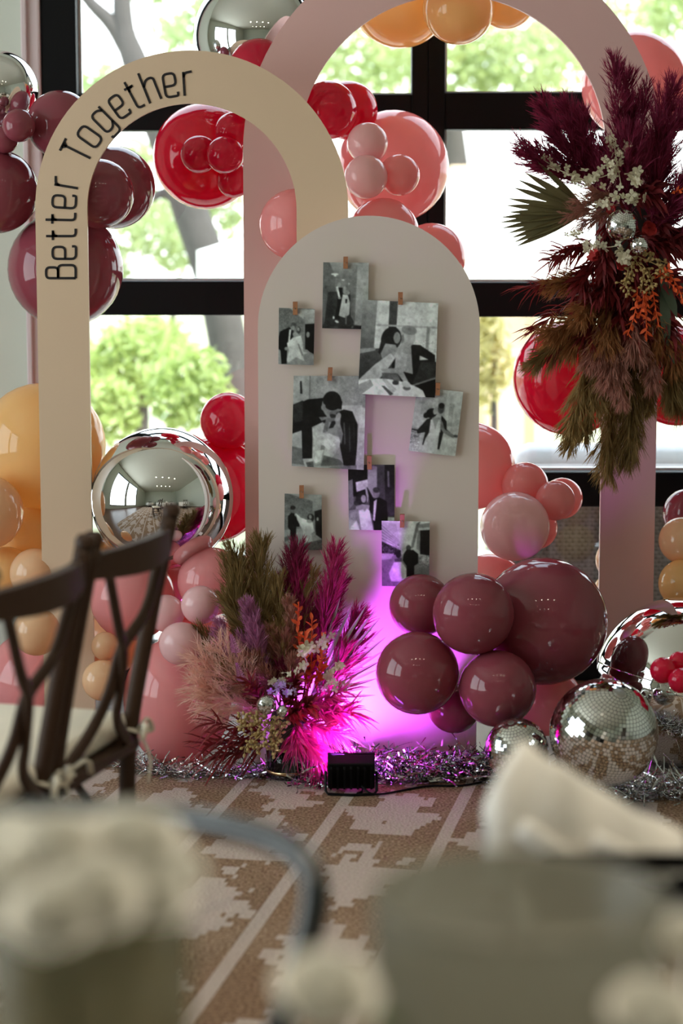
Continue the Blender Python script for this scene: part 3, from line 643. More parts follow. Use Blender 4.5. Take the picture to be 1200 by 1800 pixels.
def bal_mesh(kind):
    if kind not in MESH_OF:
        a, b_ = BAL.copy(), KNT.copy(); a.materials.append(BM[kind]); b_.materials.append(BM[kind]); MESH_OF[kind] = (a, b_)
    return MESH_OF[kind]
rb = random.Random(5)
GROUPS = {'mauve': 'dusty mauve balloons', 'red': 'crimson balloons', 'pink': 'pink balloons', 'pearl': 'small pearly pink balloons', 'gold': 'golden yellow balloons', 'peach': 'peach balloons'}
def balloon(kind, x, y, r, Y, label, ry=None, axis=None):
    me, kn = bal_mesh(kind)
    p = at(x, y, Y); k_ = mpp(Y, p[2]); R = r * k_
    o = bpy.data.objects.new('balloon', me); COL.objects.link(o); o.location = p
    ax = Vector(axis) if axis else Vector((rb.uniform(-.5, .5), -1.0, rb.uniform(-.4, .35)))
    o.rotation_euler = ax.to_track_quat('Z', 'Y').to_euler()
    sz = 1.0
    if ry: sz = ry / r
    o.scale = (R, R, R * sz)
    tag(o, label, 'balloon', GROUPS[kind])
    q = bpy.data.objects.new('knot', kn); COL.objects.link(q); q.parent = o
    return o
up = (0.05, -.25, 1)
BALLOONS = [
 # left-hand mauve bunch behind the lettered arch
 ('mauve', 106, 219, 59, 6.13, 'mauve balloon behind the shoulder of the lettered arch, topmost of that bunch'),
 ('mauve', 33, 221, 29, 6.02, 'small mauve balloon in front of the silver orb at the far left edge'),
 ('mauve', 8, 246, 24, 6.06, 'smallest mauve balloon tucked under the silver orb at the far left edge'),
 ('mauve', -6, 336, 74, 6.12, 'large mauve balloon cut by the picture edge, left of the word Better'),
 ('mauve', 114, 473, 101, 6.20, 'largest mauve balloon of the lettered arch bunch, hanging lowest behind its leg'),
 ('mauve', 174, 340, 61, 6.06, 'mauve balloon just inside the lettered arch leg, overlapping its neighbour'),
 ('mauve', 201, 329, 72, 6.30, 'mauve balloon furthest inside the lettered arch, half behind another'),
 # crimson balloons inside the lettered arch and above
 ('red', 361, 275, 92, 6.62, 'large crimson balloon seen through the opening of the lettered arch'),
 ('red', 351, 271, 33, 6.37, 'small crimson balloon on the face of the large one, nearest its middle'),
 ('red', 396, 273, 33, 6.29, 'small crimson balloon frontmost on the large one beside the blush arch leg'),
 ('red', 409, 230, 32, 6.38, 'small crimson balloon uppermost on the face of the large one'),
 ('red', 411, 316, 31, 6.39, 'small crimson balloon lowest on the face of the large one'),
 ('red', 455, 122, 54, 6.34, 'crimson balloon peeping over the top of the lettered arch below the silver orb'),
 ('red', 577, 194, 51, 6.34, 'crimson balloon between the two arches, in front of its twin'),
 ('red', 613, 194, 51, 6.48, 'crimson balloon between the two arches, behind its twin'),
 # pink bunch above the board
 ('pink', 689, 294, 98, 6.52, 'big pink balloon against the window mullion above the photo board'),
 ('pearl', 646, 252, 36, 6.24, 'small pale pink balloon, upper of three on the big pink balloon'),
 ('pearl', 643, 311, 38, 6.16, 'small pale pink balloon, lower left of three on the big pink balloon'),
 ('pink', 702, 308, 36, 6.22, 'small pink balloon right of the pale pair on the big pink balloon'),
 ('pink', 673, 412, 63, 6.22, 'pink balloon directly behind the rounded top of the photo board'),
 ('pink', 757, 452, 60, 6.26, 'pink balloon peeping out at the right shoulder of the photo board'),
 ('pink', 518, 394, 62, 6.075, 'pink balloon between the lettered arch and the blush arch leg'),
 # gold at the top
 ('gold', 705, -8, 90, 6.56, 'large golden balloon under the crown of the blush arch'),
 ('gold', 806, 15, 63, 6.35, 'golden balloon in front of the others under the crown of the blush arch'),
 ('gold', 890, -2, 53, 6.48, 'golden balloon showing only its underside at the right of the arch crown'),
 # right upper
 ('pink', 1115, 149, 93, 6.52, 'large pink balloon behind the shoulder of the blush arch above the plumes'),
 ('red', 1001, 664, 101, 6.45, 'large crimson balloon behind the hanging plumes, left of the blush leg'),
 ('red', 1190, 660, 88, 6.45, 'large crimson balloon right of the blush arch leg'),
 # pink bunch right of the board
 ('pink', 826, 818, 78, 6.22, 'large pink balloon emerging from behind the right edge of the photo board'),
 ('pink', 922, 853, 41, 6.12, 'pink balloon between the large one and the woven sofa, highest small one'),
 ('pink', 975, 880, 35, 6.08, 'small pink balloon at the tip of the right bunch, frontmost'),
 ('pink', 988, 876, 36, 6.22, 'small pink balloon at the tip of the right bunch, rearmost'),
 ('pearl', 905, 925, 61, 6.00, 'pale pink balloon in front, lowest of the bunch beside the photo board'),
 ('pink', 943, 928, 37, 6.16, 'small pink balloon tucked behind the pale one beside the woven sofa'),
 ('pink', 862, 1040, 66, 6.10, 'pink balloon half hidden behind the large mauve bunch'),
 # big mauve bunch in front of the board
 ('mauve', 956, 1092, 112, 5.60, 'largest mauve balloon on the right of the floor bunch'),
 ('mauve', 738, 1064, 55, 5.66, 'mauve balloon at upper left of the bunch before the photo board'),
 ('mauve', 832, 1078, 72, 5.50, 'mauve balloon at the top front of the bunch before the photo board'),
 ('mauve', 733, 1183, 73, 5.50, 'mauve balloon furthest left of the bunch before the photo board'),
 ('mauve', 875, 1210, 68, 5.46, 'mauve balloon lowest in front, above the small mirror ball'),
 ('mauve', 797, 1243, 46, 5.66, 'mauve balloon lit violet from below, underside of the bunch'),
 ('pink', 962, 1232, 62, 5.78, 'shaded pink balloon in the gap below the largest mauve balloon'),
 # right low
 ('mauve', 1208, 902, 43, 6.30, 'mauve balloon at the right picture edge above the peach pair'),
 ('peach', 1198, 950, 41, 6.14, 'peach balloon under the mauve one at the right picture edge'),
 ('gold', 1200, 1026, 43, 6.10, 'golden balloon above the silver orb at the right picture edge'),
 ('peach', 1084, 984, 38, 6.33, 'peach balloon peeping out left of the blush arch leg'),
 ('gold', 1080, 1045, 40, 6.40, 'golden balloon low behind the blush arch leg'),
 ('red', 1165, 1178, 23, 5.28, 'small round crimson balloon in front of the silver orb, left of three'),
 ('red', 1194, 1166, 21, 5.30, 'small round crimson balloon in front of the silver orb, upper of three'),
 ('red', 1196, 1196, 22, 5.27, 'small round crimson balloon in front of the silver orb, lowest of three'),
 # left gold bunch
 ('gold', 73, 784, 111, 6.24, 'largest golden balloon behind the lettered arch leg'),
 ('peach', -24, 900, 66, 6.02, 'peach balloon at the left picture edge in front of the golden ones'),
 ('gold', 48, 945, 62, 6.14, 'golden balloon beneath the largest golden one left of the arch leg'),
 ('gold', 10, 1010, 50, 6.04, 'golden balloon low at the left picture edge behind the chair rail'),
 ('peach', 62, 1008, 44, 6.00, 'peach balloon low beside the lettered arch leg behind the chair'),
 ('gold', 170, 985, 42, 6.10, 'golden balloon under the silver orb right of the lettered arch leg'),
 ('peach', 64, 1110, 42, 5.78, 'peach balloon seen between the first two uprights of the chair backs'),
 ('peach', 185, 1136, 25, 5.82, 'smallest peach balloon above its larger neighbour beside the lettered arch leg'),
 ('peach', 180, 1196, 36, 5.72, 'peach balloon beside the lettered arch foot behind the chair'),
 ('pink', 70, 1200, 95, 6.14, 'large shaded pink balloon behind the lettered arch foot'),
 # crimson left, behind silver orb
 ('red', 402, 740, 50, 6.38, 'crimson balloon highest behind the silver orb, left of the blush arch leg'),
 ('red', 452, 748, 46, 6.42, 'crimson balloon mostly hidden by the blush arch leg'),
 ('red', 372, 862, 92, 6.42, 'large crimson balloon directly behind the silver orb'),
 # pink floor bunch
 ('pink', 312, 1232, 95, 5.78, 'tall pink balloon standing on the floor left of the dried flowers', 113, (0, -.12, 1)),
 ('pink', 232, 1050, 75, 5.96, 'pink balloon under the silver orb seen through the right chair back'),
 ('pink', 372, 1022, 60, 5.92, 'pink balloon under the silver orb beside the tall olive plume'),
 ('pink', 300, 1040, 55, 6.02, 'pink balloon behind the pearly trio under the silver orb'),
 ('pink', 352, 1148, 78, 6.04, 'shaded pink balloon behind the pearly trio and the tall floor balloon'),
 ('peach', 192, 1120, 66, 6.20, 'shaded peach balloon behind the chair between the arch foot and the pink bunch'),
 ('pearl', 291, 1078, 33, 5.74, 'pearly pink balloon on the left of the trio above the tall floor balloon'),
 ('pearl', 352, 1063, 34, 5.70, 'pearly pink balloon on the right of the trio, touched by violet light'),
 ('pearl', 318, 1131, 38, 5.62, 'pearly pink balloon lowest of the trio above the tall floor balloon'),
]
# nudge the depths (never the line of sight) until the balloons press on each other only lightly
OBST = [(285, 876, 125, 5.98), (-4, 160, 71, 6.22), (452, 66, 112, 6.50), (1196, 1200, 150, 5.76), (1061, 1288, 95, 5.20), (908, 1318, 56, 5.30)]
SPH = [[b[1], b[2], b[3], b[4], b[4], False] for b in BALLOONS] + [[*o, o[3], True] for o in OBST]
for it in range(120):
    for i in range(len(SPH)):
        for j in range(i):
            a, b = SPH[i], SPH[j]
            pa, pb = at(a[0], a[1], a[3]), at(b[0], b[1], b[3]); ra, rb_ = a[2] * mpp(a[3], pa[2]), b[2] * mpp(b[3], pb[2])
            if np.linalg.norm(pa - pb) < .93 * (ra + rb_):
                s_ = .006 if a[3] > b[3] else -.006
                for q_, d_ in ((a, s_), (b, -s_)):
                    if q_[5]: continue
                    r_ = q_[2] * .00172
                    if q_[4] == 6.075: lo_, hi_ = 6.07, 6.08
                    elif q_[4] > 5.9: lo_, hi_ = q_[4] - .02, min(q_[4] + .30, WY - .03 - r_)
                    else: lo_, hi_ = q_[4] - .14, q_[4] + .05
                    q_[3] = min(max(q_[3] + d_, lo_), max(hi_, q_[4]))
for b_, s_ in zip(BALLOONS, SPH):
    b_ = list(b_); b_[4] = s_[3]; balloon(*b_)

# ------------------------------------------------------------------ foil orbs
M_chrome = mat('silver_foil', (0.80, 0.80, 0.79), 0.025, metal=1, var=.01, scale=3)
def orb(x, y, r, Y, label, rot=(0, 0, 0), nozzle=True, two=False):
    p = at(x, y, Y); R = r * mpp(Y, p[2])
    root = thing('foil_orb', label, 'balloon', p, 'silver foil orbs'); root.rotation_euler = rot
    V, Fs = [], []
    seg, rings = 96, 64
    V, Fs = lathe([(max(1e-4, math.sin(PI * i / rings)), -math.cos(PI * i / rings)) for i in range(rings + 1)], seg)
    d = V / np.linalg.norm(V, axis=1)[:, None]
    # fine puckers running in from the two crossing seams
    def pucker(c_, a): return np.exp(-(c_ / .10) ** 2) * np.sin(a * 34) * .0035 - np.exp(-(c_ / .022) ** 2) * .010
    az = np.arctan2(d[:, 1], d[:, 0]); ax_ = np.arctan2(d[:, 2], d[:, 1])
    V = d * (R * (1 + pucker(d[:, 2], az) + (pucker(d[:, 0], ax_) if two else 0)))[:, None]
    me = mesh_np('foil', V, Fs); me.materials.append(M_chrome); me.polygons.foreach_set('use_smooth', [True] * len(me.polygons))
    o = bpy.data.objects.new('foil', me); COL.objects.link(o); o.parent = root
    a = np.linspace(0, 2 * PI, 97); rr = R * .995
    for nm, P in (('seam', np.stack([rr * np.cos(a), rr * np.sin(a), a * 0], 1)), ('seam', np.stack([a * 0, rr * np.cos(a), rr * np.sin(a)], 1)))[:2 if two else 1]:
        V, Fs = tube(P, .0016, 5, False); me = mesh_np(nm, V, Fs); me.materials.append(M_chrome)
        q = bpy.data.objects.new(nm, me); COL.objects.link(q); q.parent = root
    if nozzle:
        V, Fs = lathe([(.012, -R * 1.0), (.010, -R - .015), (.016, -R - .04), (.013, -R - .042), (.004, -R - .02)], 10)
        V[:, 0] *= .35; me = mesh_np('nozzle', V, Fs); me.materials.append(M_chrome); q = bpy.data.objects.new('nozzle', me); COL.objects.link(q); q.parent = root
    return root
orb(285, 876, 125, 5.98, 'mirror silver foil orb beside the lettered arch leg above the pink balloons', (1.35, .10, .25))
orb(-4, 160, 71, 6.22, 'silver foil orb at the far left edge above the mauve bunch', (1.2, .3, 0))
orb(452, 66, 112, 6.50, 'silver foil orb at the top between the two arches', (1.2, -.3, .3))
orb(1196, 1200, 150, 5.76, 'silver foil orb on the floor at the right edge behind the mirror balls', (.10, .25, .75), False, True)

# ------------------------------------------------------------------ mirror balls
M_mirror = mat('mirror_tile', (0.82, 0.82, 0.80), 0.04, metal=1, var=.03, scale=400)
M_grout = mat('mirror_grout', (0.10, 0.10, 0.10), 0.6)
def disco_meshes(R, rows, seed):
    rg = np.random.default_rng(seed); V, Fs = [], []
    h = PI / rows
    for i in range(rows):
        t0, t1 = h * i + h * .05, h * (i + 1) - h * .05
        tm = (t0 + t1) / 2; nn = max(3, int(round(2 * PI * math.sin(tm) / h)))
        for j in range(nn):
            a0, a1 = 2 * PI * (j + .05) / nn, 2 * PI * (j + .95) / nn
            q = np.array([[math.sin(t) * math.cos(a), math.sin(t) * math.sin(a), math.cos(t)] for t, a in ((t0, a0), (t1, a0), (t1, a1), (t0, a1))])
            c_ = q.mean(0); nrmv = nrm(c_ + rg.normal(0, .012, 3))
            q = q - np.outer((q - c_) @ nrmv, nrmv)           # flatten onto the tile's own plane
            k_ = len(V); V += list((q + nrmv * .004) * R); V += list(q * R * .985)
            Fs += [(k_, k_ + 1, k_ + 2, k_ + 3)] + [(k_ + e, k_ + 4 + e, k_ + 4 + (e + 1) % 4, k_ + (e + 1) % 4) for e in range(4)]
    core = lathe([(max(1e-4, R * .985 * math.sin(PI * i / 32)), R * .985 * math.cos(PI * i / 32)) for i in range(33)], 48)
    return (np.array(V), Fs), core
def mirror_ball(x, y, r, Y, rows, label, rot, seed, group='mirror balls on the floor'):
    p = at(x, y, Y); R = r * mpp(Y, p[2])
    root = thing('mirror_ball', label, 'mirror ball', p, group); root.rotation_euler = rot
    (V, Fs), core = disco_meshes(R, rows, seed)
    for nm, (V_, F_), m_, kd in (('core', core, M_grout, None), ('mirror_tiles', (V, Fs), M_mirror, 'stuff')):
        me = mesh_np(nm, V_, F_); me.materials.append(m_); o = bpy.data.objects.new(nm, me); COL.objects.link(o); o.parent = root
        if nm == 'core': me.polygons.foreach_set('use_smooth', [True] * len(me.polygons))
        if kd: o['kind'] = kd
    V_, F_ = lathe([(.001, R * 1.03), (R * .1, R * 1.02), (R * .1, R * .97)], 16); me = mesh_np('hanger_cap', V_, F_); me.materials.append(M_steel); o = bpy.data.objects.new('hanger_cap', me); COL.objects.link(o); o.parent = root
    return root
mirror_ball(1061, 1288, 95, 5.20, 44, 'large mirror ball on the floor in front of the silver orb', (.5, .25, 0), 3)
mirror_ball(908, 1318, 56, 5.30, 30, 'small mirror ball on the floor below the mauve bunch', (.2, -.3, .3), 4)
# ================================================================== outside
rgo = np.random.default_rng(21)
M_patio = mat('patio_stone', (0.72, 0.68, 0.60), 0.8, scale=2, var=.08)
M_lawn = mat('lawn', (0.36, 0.36, 0.22), 0.9, scale=3, var=.3)
struct(obj('ground_outside', *box(-14, 14, WY + .2, 10.5, -.22, -.10), M_patio))
struct(obj('lawn_outside', *box(-25, 25, 10.5, 45, -.24, -.11), M_lawn))
LEAFM = {}
def leaf_mat(name, col):
    if name not in LEAFM: LEAFM[name] = mat(name, col, .5, var=.35, scale=2.5, trans=.5, tcol=(col[0] * 1.25, col[1] * 1.25, col[2] * .9))
    return LEAFM[name]
M_bark = mat('bark', (0.055, 0.048, 0.045), .9, var=.3, scale=12, bump=.6)
def leaf_cloud(cl, size, rg):
    Ps = []
    for (x, y, Y, rx, ry, n_) in cl:
        c = at(x, y, Y); k_ = mpp(Y, c[2]); d = rg.normal(size=(n_, 3)); d /= np.linalg.norm(d, axis=1)[:, None]
        d *= rg.uniform(.15, 1, (n_, 1)) ** .6
        Ps.append(c + d * np.array([rx * k_, rx * k_ * .8, ry * k_]))
    P = np.vstack(Ps); n_ = len(P)
    a = rg.normal(size=(n_, 3)); a /= np.linalg.norm(a, axis=1)[:, None]; L_ = size * rg.uniform(.7, 1.3, (n_, 1))
    t = np.stack([P - a * L_ * .5, P, P + a * L_ * .5], 1)
    W_ = np.tile(np.array([[.25, 1, .1]]), (n_, 1)) * size * .5
    return ribbons(t, W_, rg)
def tree(name, label, cat_, cl, trunks, size, col, mname, group='trees and shrubs outside'):
    base = trunks[0][0][0] if trunks else at(cl[0][0], cl[0][1], cl[0][2])
    root = thing(name, label, cat_, (base[0], base[1], -.1), group)
    for i, (P, r) in enumerate(trunks): obj('trunk' if i == 0 else 'branch', *tube(bez(P, 30), r if np.isscalar(r) else np.interp(np.linspace(0, 1, len(bez(P, 30))), np.linspace(0, 1, len(r)), r), 10), M_bark, root, True)
    V, Fq = leaf_cloud(cl, size, rgo); o = obj('foliage', V, Fq, leaf_mat(mname, col), root); o['kind'] = 'stuff'
    return root
def pts(Y, *xy): return [at(x, y, Y) for x, y in xy]
YT = 12.0
g0 = at(445, 1000, YT); g0[2] = -.1
tree('tree', 'tree with a leaning grey forked trunk outside the left window', 'tree',
     [(380, 40, 13, 80, 60, 420), (300, 60, 14, 45, 40, 130), (190, 150, 13, 60, 40, 260), (440, 90, 14, 60, 50, 250), (260, -30, 13, 60, 40, 120)],
     [([g0] + pts(YT, (420, 760), (400, 600), (372, 480), (338, 380), (300, 270), (262, 180), (236, 105), (218, 50), (214, -40), (220, -140)), [.13, .12, .115, .11, .105, .10, .085, .075, .06, .05, .04]),
      (pts(YT, (246, 125), (222, 85), (196, 42), (162, 8), (120, -40)), [.06, .05, .045, .035, .02]),
      (pts(YT, (330, 365), (290, 340), (255, 350), (200, 330)), [.05, .03, .02, .012])], .075, (.34, .42, .24), 'pale_leaf')
def gp(x, Y): v = at(x, 600, Y); v[2] = -.1; return v
tree('tree', 'broad pale green tree filling the upper right window panes', 'tree',
     [(640, 110, 17, 110, 80, 1100), (780, 90, 16, 120, 90, 1300), (920, 110, 16, 130, 80, 1300), (1060, 40, 17, 120, 80, 800), (1180, 20, 16, 70, 60, 420), (560, 60, 17, 60, 60, 260)],
     [([gp(820, 17)] + pts(17, (820, 600), (800, 300), (790, 150)), [.16, .14, .12, .06])], .085, (.36, .43, .23), 'mid_leaf')
tree('shrub', 'yellow-green shrub behind the lower left window pane', 'shrub',
     [(230, 640, 11.5, 90, 85, 900), (330, 680, 11, 80, 80, 620), (190, 720, 11, 60, 60, 420), (270, 590, 12.5, 70, 40, 260)],
     [([gp(250, 11.5)] + pts(11.5, (250, 760), (255, 660)), [.05, .04, .02])], .075, (.36, .44, .18), 'bright_leaf')
tree('shrub', 'loose leafy shrub behind the middle left window pane', 'shrub',
     [(260, 420, 15, 70, 60, 300), (390, 400, 15, 50, 80, 260), (250, 270, 15, 70, 30, 230), (330, 450, 15, 60, 40, 200), (200, 330, 15, 60, 60, 260), (290, 380, 16, 80, 60, 420), (410, 300, 15, 40, 60, 240), (190, 470, 15, 50, 40, 200)],
     [([gp(300, 15)] + pts(15, (300, 800), (305, 500)), [.06, .05, .02])], .08, (.35, .41, .24), 'mid_leaf2')
tree('shrub', 'thin yellowish shrub outside right of the photo board', 'shrub',
     [(858, 630, 10.5, 46, 100, 300), (1180, 640, 12, 50, 80, 160)],
     [([gp(868, 10.5)] + pts(10.5, (868, 760), (868, 620)), [.03, .02, .01])], .075, (.46, .42, .22), 'yellow_leaf')
M_canvas = mat('parasol_canvas', (0.84, 0.83, 0.80), .8, trans=.3)
M_pole = mat('pale_timber', (0.62, 0.46, 0.30), .6)
def parasol(x, ya, yr, Y, R, label):
    c = at(x, ya, Y); zr = at(x, yr, Y)[2]
    root = thing('parasol', label, 'parasol', (c[0], Y, -.1), 'white parasols on the patio')
    ang = [2 * PI * i / 8 + .2 for i in range(8)]
    V = [(c[0], Y, c[2])] + [(c[0] + R * math.cos(a), Y + R * math.sin(a), zr) for a in ang] + [(c[0] + R * math.cos(a), Y + R * math.sin(a), zr - .12) for a in ang]
    Fs = [(0, 1 + i, 1 + (i + 1) % 8) for i in range(8)] + [(1 + i, 9 + i, 9 + (i + 1) % 8, 1 + (i + 1) % 8) for i in range(8)]
    obj('canopy', V, Fs, M_canvas, root)
    obj('pole', *lathe([(.028, -.1), (.028, c[2] - .01)], 12, (c[0], Y, 0), True), M_pole, root, True)
    obj('base', *lathe([(.25, -.1), (.25, -.05), (.05, -.03)], 20, (c[0], Y, 0), True), M_patio, root)
    for a in ang: obj('rib', *tube([(c[0], Y, c[2] - .02), (c[0] + R * .98 * math.cos(a), Y + R * .98 * math.sin(a), zr - .012)], .008, 6), M_pole, root)
parasol(790, 300, 440, 9.6, 1.15, 'white parasol outside, nearer and lower, behind the big pink balloon')
parasol(1030, 250, 345, 13.2, 1.3, 'white parasol outside behind the palm fan of the hanging flowers')
# timber posts of the terrace
for x, Y, wd, lab in ((886, 12.5, .11, 'tan timber post on the terrace right of the photo board'), (868, 15.0, .28, 'broad tan terrace pillar showing high beside the parasols')):
    c = at(x, 600, Y); r = thing('terrace_post', lab, 'post', (c[0], Y, -.1), None)
    hz = 1.9 if Y > 14 else 1.05
    obj('shaft', *bevel_box(c[0] - wd, c[0] + wd, Y - wd, Y + wd, -.1, hz, .01), M_pole, r)
    obj('cap', *bevel_box(c[0] - wd * 1.2, c[0] + wd * 1.2, Y - wd * 1.2, Y + wd * 1.2, hz, hz + .05, .01), M_pole, r)
# woven outdoor sofa behind the right window
M_wick = mat('wicker', (0.33, 0.28, 0.26), .6, var=.3, scale=30)
M_cush = mat('sofa_cloth', (0.60, 0.57, 0.57), .9, var=.05, scale=12, bump=.3)
YS = 7.35
x0, x1 = at(900, 900, YS)[0], at(1330, 900, YS)[0]; zt_ = .62
sofa = thing('outdoor_sofa', 'grey-brown woven outdoor sofa with pale back cushions outside the right window', 'sofa', ((x0 + x1) / 2, YS, -.1))
obj('body', *bevel_box(x0 + .01, x1 - .01, YS + .02, YS + .75, -.06, .30, .02), M_wick, sofa)
obj('back_core', *bevel_box(x0 + .01, x1 - .01, YS + .012, YS + .12, -.02, zt_, .02), mat('wicker_core', (.06, .05, .045), .8), sofa)
nr, ncol = 44, 38
u = np.linspace(x0, x1, ncol * 2 + 1); Pw = []
for i in range(nr):
    z = -.03 + (zt_ + .02) * i / nr
    Pw.append(np.stack([u, YS + .006 - .007 * np.cos((np.arange(len(u)) + i) * PI), np.full(len(u), z)], 1))
V, Fq = ribbons(np.array(Pw), np.full((nr, len(u)), .0125), rgo, side=np.array([[[0, 1.0, 0]]])); 
o = obj('weave', V, Fq, M_wick, sofa); o['kind'] = 'stuff'
for k in range(0, ncol, 2): obj('stake', *tube([(u[2 * k] , YS + .004, -.05), (u[2 * k], YS + .008, zt_)], .003, 6), M_wick, sofa)
obj('top_roll', *tube([(x0, YS + .06, zt_), (x1, YS + .06, zt_)], .05, 12), M_wick, sofa, True)
nC = 2; cw = (x1 - x0) / nC
for k in range(nC):
    a = x0 + k * cw
    V, Fs = bevel_box(a + .004, a + cw - .004, YS + .10, YS + .30, .30, .72, .07)
    V[:, 2] += .015 * np.sin((V[:, 0] - a) / cw * PI) * (V[:, 2] > .5)
    obj('back_cushion', V, Fs, M_cush, sofa, True)
obj('seat_cushion', *bevel_box(x0 + .02, x1 - .02, YS + .28, YS + .74, .30, .44, .04), M_cush, sofa, True)
for x in (x0 + .05, x1 - .05):
    for y in (YS + .06, YS + .68): obj('leg', *tube([(x, y, -.1), (x, y, -.03)], .02, 8), M_black, sofa)

# ================================================================== dried flowers
rgp = np.random.default_rng(77)
PM = {
 'burgundy': mat('burgundy_plume', (0.27, 0.024, 0.075), .8, var=.35, scale=8, trans=.35, tcol=(.32, .02, .07)),
 'tan': mat('tan_plume', (0.37, 0.245, 0.095), .85, var=.3, scale=8, trans=.25, tcol=(.4, .25, .08)),
 'olive': mat('olive_plume', (0.27, 0.175, 0.065), .85, var=.3, scale=8, trans=.25, tcol=(.3, .2, .06)),
 'rose': mat('rose_plume', (0.50, 0.235, 0.180), .85, var=.25, scale=8, trans=.25, tcol=(.5, .2, .15)),
 'rust': mat('rust_plume', (0.42, 0.185, 0.070), .85, var=.25, scale=8, trans=.25, tcol=(.5, .2, .06)),
 'violet_lit': mat('violet_lit_plume', (0.56, 0.22, 0.42), .85, var=.2, scale=8, trans=.25, tcol=(.5, .2, .3)),  # pink plumes, with the uplight's violet cast mixed into their colour
 'blush': mat('blush_plume', (0.90, 0.60, 0.50), .85, var=.15, scale=8, trans=.35, tcol=(.9, .55, .45)),
 'magenta': mat('magenta_plume', (0.50, 0.035, 0.17), .8, var=.3, scale=8, trans=.35, tcol=(.6, .02, .12)),
}
M_stem = mat('dry_stem', (0.25, 0.17, 0.07), .8)
M_palm = mat('palm_green', (0.19, 0.165, 0.075), .6, var=.25, scale=14)
M_palmg = mat('palm_grey', (0.30, 0.30, 0.22), .6, var=.2, scale=14)
M_fl = mat('white_floret', (0.68, 0.62, 0.45), .8, var=.12, scale=40, trans=.25, tcol=(.8, .75, .55))
M_or = mat('orange_leaf', (0.80, 0.125, 0.030), .6, var=.25, scale=30, trans=.25, tcol=(.9, .12, .02))
M_seed = mat('tan_seed', (0.42, 0.29, 0.11), .7, var=.25, scale=40)
M_dred = mat('dark_red_leaf', (0.20, 0.018, 0.022), .6, var=.4, scale=20, trans=.2, tcol=(.3, .01, .01))
M_red = mat('red_leaf', (0.56, 0.040, 0.19), .6, var=.35, scale=20, trans=.25, tcol=(.7, .04, .2))
M_fred = mat('red_petal', (0.45, 0.035, 0.035), .6, var=.3, scale=20)
M_green = mat('dark_green_leaf', (0.07, 0.10, 0.06), .5, var=.2, scale=20)
def frame(a):
    a = nrm(a); t = np.array([1.0, 0, 0]) if abs(a[0]) < .8 else np.array([0, 0, 1.0])
    e1 = nrm(np.cross(a, t)); return a, e1, np.cross(a, e1)
def plume_geo(base, tip, R, n, rg, sag=0.0, open_=1.0, fw=.0015, bare=.12):
    n = int(n * 2.1); R = R * .93
    tip = np.array(base) + (np.array(tip) - np.array(base)) * .95
    base, tip = np.array(base), np.array(tip); A = tip - base; L_ = np.linalg.norm(A)
    a, e1, e2 = frame(A); bend = e1 * rg.normal(0, .05) * L_ + e2 * rg.normal(0, .05) * L_ + np.array([0, 0, -sag])
    spine = lambda t: base + A * t[:, None] + bend * (np.sin(t * PI * .9))[:, None]
    nb = max(14, n // 20)
    t = bare + (1 - bare) * rg.uniform(0, 1, nb) ** .85 * .93; phi = rg.uniform(0, 2 * PI, nb)
    prof = np.sin(np.clip((t - bare) / (1 - bare) * .80 + .16, 0, 1) * PI) ** .8
    rad = np.cos(phi)[:, None] * e1 + np.sin(phi)[:, None] * e2
    sp = (.30 + .45 * rg.uniform(0, 1, (nb, 1))) * open_
    bd = a + rad * sp; bd /= np.linalg.norm(bd, axis=1)[:, None]
    bl = R * 2.3 * (prof * .8 + .22)
    bo = spine(t); k = 20
    s = rg.uniform(0, 1, (nb, k)); lw = (rg.normal(0, .23 * open_, (nb, k, 3)))
    o = bo[:, None] + bd[:, None] * (s * bl[:, None])[..., None]
    d = bd[:, None] + lw; d /= np.linalg.norm(d, axis=2, keepdims=True)
    fl = (.30 + .35 * rg.uniform(0, 1, (nb, k))) * bl[:, None]
    m_ = o + d * (fl * .5)[..., None]; e = o + d * fl[..., None] + np.array([0, 0, -.06]) * (fl ** 1)[..., None]
    P = np.stack([o, m_, e], 2).reshape(-1, 3, 3); N = len(P)
    W_ = np.tile(np.array([[1.0, .9, .25]]), (N, 1)) * fw * rg.uniform(.7, 1.4, (N, 1))
    vf1 = ribbons(P, W_, rg)
    # branchlets and spine
    Pb = np.stack([bo, bo + bd * (bl * .5)[:, None], bo + bd * bl[:, None]], 1)
    vf2 = ribbons(Pb, np.tile(np.array([[1.2, 1.0, .4]]), (nb, 1)) * fw, rg)
    ts = np.linspace(0, 1, 8); Ps = np.stack([spine(ts)] * 3); vf3 = ribbons(Ps, np.tile(np.linspace(1, .3, 8), (3, 1)) * .006, rg)
    return cat(vf1, vf2, vf3)
def plume(root, name, b_, t_, R, n, kind, Yb, Yt, sag=0, open_=1.0, fw=.0017, bare=.12):
    V, Fq = plume_geo(at(*b_, Yb), at(*t_, Yt), R, n, rgp, sag, open_, fw, bare)
    return obj(name, V, Fq, PM[kind], root)
def blade_geo(base, tip, wd, up_, sag=0.0, prof=(.35, .9, 1, .75, .02), fold=.25):
    base, tip = np.array(base), np.array(tip); A = tip - base; L_ = np.linalg.norm(A); K = len(prof)
    s = nrm(np.cross(A, up_)); nn = nrm(np.cross(s, A)); V, Fs = [], []
    for i in range(K):
        t = i / (K - 1); c = base + A * t + nn * sag * math.sin(t * PI) * L_; h = wd * prof[i] / 2
        V += [c - s * h, c - nn * fold * h, c + s * h]
    for i in range(K - 1):
        a = 3 * i; Fs += [(a, a + 1, a + 4, a + 3), (a + 1, a + 2, a + 5, a + 4)]
    return np.array(V), Fs
TOCAM = np.array([0, -1.0, .15])
